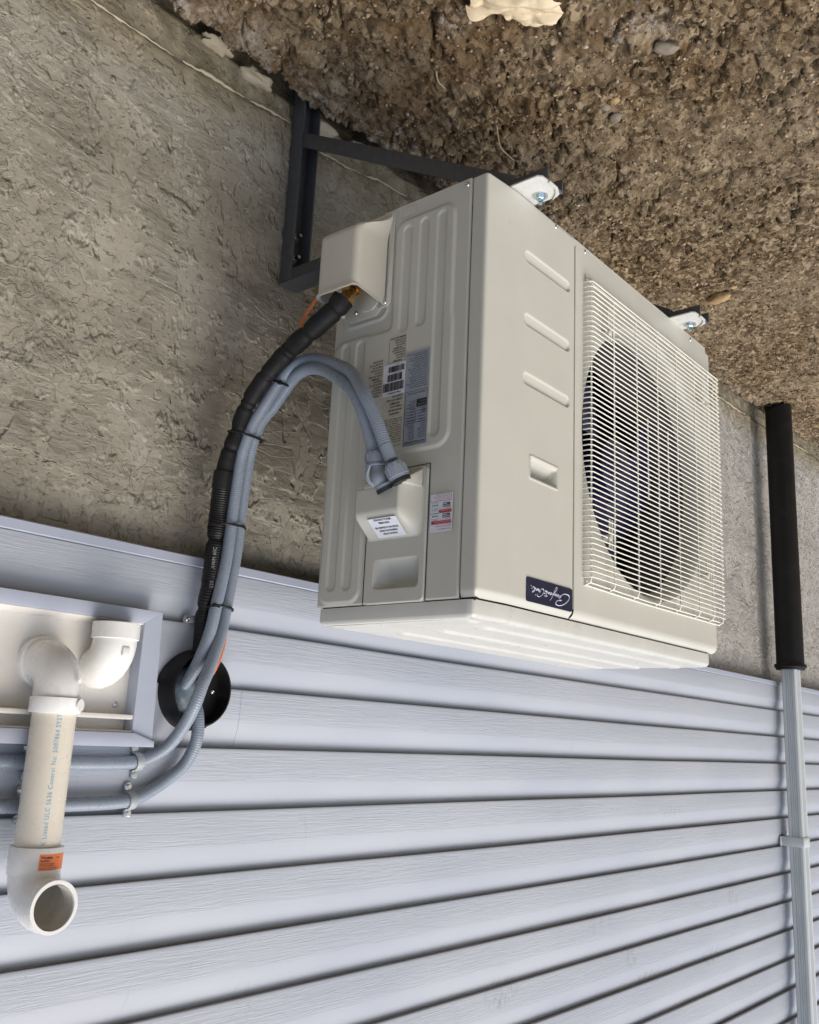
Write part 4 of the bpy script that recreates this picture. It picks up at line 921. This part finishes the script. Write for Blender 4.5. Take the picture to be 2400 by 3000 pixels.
# cable ties around the bundle
def tie(c, ax, u, ru, rv, label, tail=True):
    c = Vector(c); ax = Vector(ax).normalized(); u = Vector(u); u = (u - ax * u.dot(ax)).normalized(); v = ax.cross(u)
    th = thing('cable_tie', label, 'cable tie', c, 'black cable ties round the conduit bundle'); mb = MB(); pts = []
    for k in range(41):
        a = 2 * PI * k / 40; ca, sa = math.cos(a), math.sin(a); pts.append(c + u * ru * (abs(ca) ** .75) * (1 if ca > 0 else -1) + v * rv * (abs(sa) ** .9) * (1 if sa > 0 else -1) + ax * .003 * math.sin(a + .5))
    mb.tube(pts, .0021, 8, flat=(1, 1)); mb.build('strap_loop', M['black_plastic'], th, 1.2)
    h = min(pts, key=lambda p: (p - Vector(CP)).length); mb = MB(); mb.box((h.x - .0035, h.y - .003, h.z - .003), (h.x + .0035, h.y + .003, h.z + .003), .0008); mb.tube([h, h + Vector((-.006, -.006, .003))], .0012, 6); mb.build('tie_head', M['black_plastic'], th)
tie((.0305, .0900, .2790), (.05, .62, .80), (1, 0, 0), .0200, .0130, 'black cable tie at the top of the loop where two conduits bend')
tie((.0545, .1490, .3720), (.05, .3, .95), (1, .0, 0), .0345, .0185, 'black cable tie midway down beside the wrapped insulation')
tie((.0515, .1810, .5300), (0, .05, 1), (1, .1, 0), .0330, .0225, 'black cable tie just below the siding edge on bare concrete')
tie((.0575, .1700, .6720), (.12, 0, 1), (1, 0, 0), .0228, .0125, 'black cable tie nearest the siding hanger strap and black cover')

# one hanger + two-hole straps
def strap(x, z, lab, tilt=0.1):
    th = thing('pipe_strap', lab, 'pipe strap', (x, SY, z), 'grey two hole straps holding conduit to siding'); mb = MB(); R = .0122; yb = .2120
    pts = [(x + tilt * .026, .2205, z - .0250), (x + tilt * .015, .2205, z - .0155)]
    for k in range(13):
        a = -PI / 2 + PI * k / 12; pts.append((x - tilt * math.sin(a) * .012, yb - R * math.cos(a), z + R * math.sin(a)))
    pts += [(x - tilt * .015, .2205, z + .0155), (x - tilt * .026, .2205, z + .0250)]
    mb.tube(pts, .0016, 8, up=(1, 0, 0), flat=(4.2, 1)); mb.build('saddle', M['strap'], th, .8)
    for s in (-1, 1):
        p = (x - s * tilt * .021, .2212, z + s * .0205); mb = MB(); mb.lathe(p, (0, -1, 0), [(-.001, .0068), (.0022, .0068)], 20, 0, False, True); mb.build('ear', M['strap'], th)
        screw((p[0], p[1] - .0022, p[2]), (0, -1, 0), .0042, th, 'zinc', True)
strap(.1590, .9235, 'grey conduit strap on the upper conduit right of the plastic pipe', .10); strap(.1640, .9815, 'grey conduit strap on the lower conduit right of the plastic pipe', .10)
strap(.3400, .9260, 'grey conduit strap on the upper conduit partly behind the plastic pipe', .04); strap(.3410, .9850, 'grey conduit strap on the lower conduit partly behind the plastic pipe', .04)
th = thing('hanger_strap', 'grey one hole strap holding the black sleeve to the siding above the cap', 'pipe strap', (.08, .22, .69)); mb = MB()
mb.tube([(.0905, .2205, .6915), (.0700, .2150, .6905), (.055, .192, .6890), (.050, .186, .6885)], .0018, 8, up=(0, 0, 1), flat=(3.6, 1)); mb.lathe((.0860, .2225, .6915), (0, -1, 0), [(0, .0078), (.003, .0078)], 20, 0, False, True); mb.build('band', M['strap'], th); screw((.0860, .2193, .6915), (0, -1, 0), .0046, th)

# black wall cap with putty
th = thing('cable_entry_cover', 'round black plastic cover on the siding with conduits entering its putty', 'cable cover', (.062, .22, .807)); c = Vector((.0610, .2245, .8070))
mb = MB(); prof = [(-.006, .0655), (.004, .0665), (.012, .0645), (.030, .0605), (.0335, .0590), (.0335, .0565), (.028, .0560), (.010, .0560), (.006, .0540), (.005, .001)]
mb.lathe(c, (0, -1, 0), prof, 64)
mb.prism([(.0360, .8580), (.0620, .8640), (.0560, .8715), (.0400, .8720), (.0250, .860)], 1, .2215, .2080, .002)
mb.build('cap_shell', M['black_plastic'], th, .5)
v = IV2.copy(); v *= (1 + .16 * vn(v[:, 0] * 2.3 + 3, v[:, 1] * 2.3 + v[:, 2] * 2, 5) + .05 * vn(v[:, 0] * 7, v[:, 2] * 7 + v[:, 1] * 5, 6))[:, None]; v = v * np.array([.036, .016, .036]) + np.array([.0790, .2140, .8080]); mb = MB(); mb.add(v, IF2); mb.build('putty', M['putty'], th, 1.2)
screw((.0190, .2190, .8070), (0, -1, 0), .0042, th)

# ================================================================== VENT PANEL AND PVC PIPES
vp = thing('vent_panel', 'recessed cream panel framed in grey trim where the plastic pipes leave the wall', 'vent panel', (.35, .22, .69))
mb = MB(); XR = .1560; XL = .80
mb.prism([(XR - .0015, .6900), (XL, .6900), (XL, .7112), (XR + .032, .7112)], 1, .2420, .1900, .0012)
mb.prism([(XR - .0015, .6900), (XR + .032, .7112), (XR + .032, .8785), (XR - .0060, .8940)], 1, .2420, .1920, .0012)
mb.prism([(XR - .0075, .9005), (XR - .0075, .8915), (XR + .030, .8795), (XL, .8795), (XL, .9005)], 1, .2420, .1875, .0012)
mb.build('frame', M['trim'], vp, .4)
mb = MB(); mb.box((XR + .030, .2175, .70), (XL, .2190, .89)); mb.build('back_plate', M['cream'], vp)
mb = MB(); mb.prism([(.2178, .7112), (.1920, .7112), (.1915, .7128), (.2178, .7190)], 0, XR + .0325, XL, .0006); mb.prism([(.2178, .8520), (.1980, .8545), (.1945, .8530), (.1945, .8590), (.1985, .8605), (.2178, .8590)], 0, XR + .014, XL, .0006)
mb.prism([(.2178, .876), (.2178, .8793), (.1925, .8793), (.1925, .877)], 0, XR + .032, XL); mb.build('cream_ledge', M['cream'], vp)
screw((.2080, .2172, .8385), (0, -1, 0), .0048, vp)
def vbend(c, r, a0, a1, n=14):   # arc in the YZ plane around c
    return [(c[0], c[1] + r * math.cos(a0 + (a1 - a0) * k / n), c[2] + r * math.sin(a0 + (a1 - a0) * k / n)) for k in range(n + 1)]
px = .3390
ep = thing('exhaust_pipe', 'cream plastic pipe rising between two white elbows with an open mouth', 'vent pipe', (px, .16, .78))
py = .1620
mb = MB(); mb.lathe((px, .2185, .785), (0, -1, 0), [(0, .0372), (.012, .0372), (.0128, .0362), (.0130, .0320)], 44); arc = vbend((px, .205, .828), .043, -PI / 2, -PI); mb.tube([(px, .214, .785)] + arc + [(px, py, .838)], .0322, 40)
mb.lathe((px, py, .8345), (0, 0, 1), [(0, .0320), (.001, .0352), (.0215, .0352), (.0225, .0345), (.0225, .0300)], 48); mb.tube([(px - .012, py - .034, .812), (px - .012, py - .0355, .8121)], .0036, 14)
mb.lathe((px - .018, py - .0285, .8450), (-.45, -.9, 0), [(0, .0088), (.0042, .0088)], 20, 0, False, True); mb.build('lower_elbow', M['pvc_white'], ep, .7)
mb = MB(); mb.tube([(px, py, .850), (px, py, 1.05)], .0300, 48); pipe = mb.build('pipe', M['pvc_cream'], ep, .7)
mb = MB(); vs, fs = text_geo('SYSTEM 636 PVC', .0085); 
vs, fs = text_geo('K Listed ULC S636 Control No. 5007864 SYST', .0092, space=1.12)
w_ = max(v[0] for v in vs); sc = .172 / w_; vs = [(v[0] * sc, v[1], 0) for v in vs]
# reads towards the ground; glyph tops point to +X
def wrapz(vs, a0, r=.03015): return [(px + r * math.cos(a0 + v[1] / r), py + r * math.sin(a0 + v[1] / r), 1.030 - v[0]) for v in vs]
mb.add(wrapz(vs, math.radians(-80)), fs); mb.build('pipe_print', M['bluelink'], pipe)
mb = MB(); oy = .1000; oz = 1.1035
inner = []
mb.lathe((px, py, 1.0330), (0, 0, 1), [(.018, .0302), (0.0, .0305), (0, .0348), (.001, .0356), (.030, .0350), (.036, .0345)], 48)
arc = vbend((px, py - .0430, 1.0620), .0415, 0, PI / 2, 16); mb.tube([(px, py, 1.060)] + arc + [(px, oy, oz)], .0340, 48, caps=False)
mb.lathe((px, oy + .012, oz), (0, -1, 0), [(-.004, .0330), (.000, .0340), (.0115, .0340), (.012, .0336), (.012, .0288), (.0112, .0284), (-.010, .0280), (-.010, .0272)], 56); elb = mb.build('top_elbow', M['pvc_white'], ep, .7)
mb = MB(); mb.tube([(px, oy + .002, oz), (px, py - .043, oz), *vbend((px, py - .043, 1.062), .0415, PI / 2, 0, 14)], .0274, 40, caps=False); mb.lathe((px, py, 1.058), (0, 0, 1), [(0, .0274), (0, .001)], 32); mb.build('elbow_bore', M['pvc_in'], ep, 1.2)
# orange maker's sticker on the socket, legible in the photograph's orientation (text runs towards -X)
mb = MB(); r = .0357; a_l, a_r = math.radians(-68), math.radians(-138); zt0, zt1 = 1.0405, 1.0610
m_ = 24; vs = []
for k in range(m_ + 1):
    a = a_l + (a_r - a_l) * k / m_
    for z in (zt0 , zt1): vs.append((px + r * math.cos(a), py + r * math.sin(a), z))
mb.add(vs, [(2 * k, 2 * k + 1, 2 * k + 3, 2 * k + 2) for k in range(m_)]); stk = mb.build('maker_sticker', M['orange_label'], elb, 1.2)
mb = MB()
def stxt(t, s, u, vv, wd=None, **k):
    vs, fs = text_geo(t, s, **k); sx = wd / max(q[0] for q in vs) if wd else 1
    mb.add([(px + (r + .0002) * math.cos(a_l - (u + q[0] * sx) / r), py + (r + .0002) * math.sin(a_l - (u + q[0] * sx) / r), zt0 + vv - q[1]) for q in vs], fs)
stxt('Westlake', .0050, .002, .0058, .0165, bold=.00015); stxt('Pipe & Fittings', .0030, .002, .0092, .012, bold=.0001); stxt('636-49 Gas Venting Systems', .0024, .002, .0126, .020); stxt('2" PVC 90\u00b0 Long Elbow', .0026, .002, .0150, .019); stxt('Conforms to ULC S636 Class IIA PVC', .0016, .002, .0174, .025); stxt('Maximum flue gas temperature 65 C', .0016, .002, .0192, .025); stxt('792400', .0026, .0225, .0056)
mb.build('sticker_print', M['badge'], stk)
# black ring in the joint where the pipe enters the elbow
mb = MB(); mb.lathe((px, py, 1.0335), (0, 0, 1), [(0, .0308), (.0002, .0300)], 40); mb.build('joint_gap', M['rubber'], ep)

ix = .2460
ie = thing('intake_elbow', 'white plastic elbow turned towards the ground beside the cream pipe', 'vent pipe', (ix, .2, .78)); mb = MB()
mb.tube([(ix, .240, .785), (ix, .222, .785)], .0350, 40, caps=False); arc = vbend((ix, .2180, .7450), .0400, PI / 2, PI); mb.tube([(ix, .226, .785)] + arc + [(ix, .178, .738)], .0325, 40, caps=False)
mb.lathe((ix, .178, .7440), (0, 0, -1), [(0, .0322), (.001, .0352), (.0245, .0352), (.0250, .0346), (.0250, .0302), (.0, .0298), (-.02, .0290)], 48); mb.box((ix - .006, .1445, .7560), (ix + .006, .1485, .7690), .0006); mb.build('elbow', M['pvc_white'], ie, .7)
mb = MB(); mb.lathe((ix, .178, .752), (0, 0, 1), [(0, .0290), (0, .001)], 32); mb.build('elbow_bore', M['pvc_in'], ie)

# ================================================================== DOWNSPOUT
th = thing('downspout', 'pale grey ribbed metal downspout running up the siding at the far end', 'downspout', (-2.81, .17, .53))
def rib_rect(x0, x1, y0, y1):
    p = []; d = .0036; r = .004
    def seg(a, b, n, nrm, ribs):
        for k in range(n + 1):
            t = k / n; q = (a[0] + (b[0] - a[0]) * t, a[1] + (b[1] - a[1]) * t); s = sum(1 for c in ribs if abs(t - c) < .055); p.append((q[0] - nrm[0] * d * s, q[1] - nrm[1] * d * s))
    seg((x1, y1 - r), (x1, y0 + r), 22, (1, 0), (.25, .42, .59, .76)); seg((x1 - r, y0), (x0 + r, y0), 22, (0, -1), (.3, .5, .7)); seg((x0, y0 + r), (x0, y1 - r), 22, (-1, 0), (.3, .5, .7)); seg((x0 + r, y1), (x1 - r, y1), 4, (0, 1), ())
    return p
pr = rib_rect(-2.8440, -2.7760, .1420, .1960); mb = MB(); mb.prism(pr, 2, .535, 1.1660); mb.prism([(x * 1 if x < -2.81 else x, y) for x, y in pr], 2, 1.1662, 2.30); mb.build('spout_tube', M['ds'], th, .5)
mb = MB(); q = [(-2.8465, .1395), (-2.7735, .1395), (-2.7735, .2225), (-2.8465, .2225)]; mb.prism(q, 2, 1.168, 1.2030, .0015); mb.box((-2.7735, .2195, 1.168), (-2.7560, .2225, 1.2030), .0005); mb.build('strap_band', M['ds'], th, .4); screw((-2.812, .1393, 1.178), (0, -1, 0), .003, th)
th = thing('drain_pipe', 'black round plastic drain pipe standing in the soil below the downspout', 'drain pipe', (-2.805, .17, -.6)); cx, cy = -2.8080, .1690
mb = MB(); segs = 40; vs = []
for zz in (0, 1, 2, 3):
    for k in range(segs):
        a = 2 * PI * k / segs; base = -.585 + .035 * math.cos(a - .3); z = [base, base + .03, .20, .5200][zz]; vs.append((cx + .0525 * math.cos(a), cy + .0525 * math.sin(a), z))
mb.add(vs, [(i * segs + k, i * segs + (k + 1) % segs, (i + 1) * segs + (k + 1) % segs, (i + 1) * segs + k) for i in range(3) for k in range(segs)]); mb.build('pipe_barrel', M['black_abs'], th, 1.0)
mb = MB(); mb.lathe((cx, cy, .515), (0, 0, 1), [(0, .0525), (.001, .0600), (.012, .0610), (.014, .0560), (.022, .0540), (.022, .0300)], 40, 0, False, True); mb.build('adapter_collar', M['black_abs'], th, .5)

# ================================================================== LITTER ON THE GROUND
def paper():
    n = 70; u, v = np.meshgrid(np.linspace(-1, 1, n), np.linspace(-1, 1, n)); a = np.arctan2(v, u); rr = np.maximum(np.abs(u), np.abs(v)); sh = .80 + .22 * vn(np.cos(a) * 2.2 + 5, np.sin(a) * 2.2, 4) + .10 * vn(np.cos(a) * 6, np.sin(a) * 6, 6)
    k = rr / np.maximum(1e-6, np.hypot(u, v)); X = u * k * sh * .110; Y = v * k * sh * .075
    q1 = X + Y * .8; q3 = Y - X * .6; r1 = np.abs(fbm(q1 * 9 + 2, q3 * 24, 13, 2)); r2 = np.abs(fbm(q1 * 16 + 9, q3 * 46, 17, 2)); Z = .008 + .030 * r1 + .012 * r2 - .008 * rr ** 3
    c, s = math.cos(.5), math.sin(.5); cx_, cy_ = -.085, -.285
    Xw = X * c - Y * s + cx_; Yw = X * s + Y * c + cy_
    o = grid('crumpled_paper', np.stack([Xw, Yw, Z + gz(cx_, cy_) - .002], -1), M['paper']); tag(o, 'crumpled cream paper lying on the soil at the photo top edge', 'paper')
paper()
def rod(name, pts, r, mat, label, cat):
    mb = MB(); mb.tube(spline([(x, y, gz(x, y) + dz) for x, y, dz in pts], .004), r, 6); o = mb.build(name, mat, None, 1.2); tag(o, label, cat)
rod('straw', [(-.396, -.0455, .006), (-.45, -.018, .011), (-.49, -.008, .010), (-.540, .008, .005)], .0013, M['twig'], 'long straw stalk on the soil left of the near bracket tip', 'straw')
rod('twig', [(-.190, -.040, .004), (-.212, -.028, .008), (-.24, -.024, .005)], .0018, M['twig'], 'short brown twig on the soil near the photo top left of the straw', 'twig')
rod('straw', [(-2.170, .0756, .006), (-2.15, .02, .012), (-2.125, -.027, .006)], .0013, M['twig'], 'pale straw stalk on the soil beyond the far bracket foot', 'straw')
mb = MB(); g0 = gz(-.80, -.01); mb.tube([(-.835, .015, g0 + .004), (-.808, .007, g0 + .014), (-.804, .004, g0 + .016), (-.788, -.020, g0 + .016), (-.789, -.023, g0 + .015), (-.802, -.027, g0 + .004)], .0010, 6); o = mb.build('wire_staple', M['zinc'], None, 1.0); tag(o, 'bent thin wire staple on the soil beside the near foot', 'wire')
for k, (x, z, sx_, sz, lab) in enumerate([(.120, -.436, .034, .012, 'cream mortar lump at the wall foot nearest the photo top edge'), (.015, -.428, .040, .014, 'cream mortar lump at the wall foot just left of the bracket rail'), (-.165, -.420, .048, .020, 'largest cream mortar lump, at the wall foot behind the brace'), (-.300, -.436, .032, .013, 'grey white mortar lump where the brace meets the unit in view')]):
    v = IV2.copy(); v *= (1 + .30 * vn(v[:, 0] * 2 + k, v[:, 2] * 2 + v[:, 1], 15 + k) + .12 * vn(v[:, 0] * 6, v[:, 2] * 6 + v[:, 1] * 4, 26 + k))[:, None]; v = v * np.array([sx_, .020, sz]) + np.array([x, .266, z])
    mb = MB(); mb.add(v, IF2); o = mb.build('mortar_lump', M['mortar'], None, 1.2); tag(o, lab, 'mortar')
print('faces', sum(len(o.data.polygons) for o in bpy.data.objects if o.type == 'MESH'))
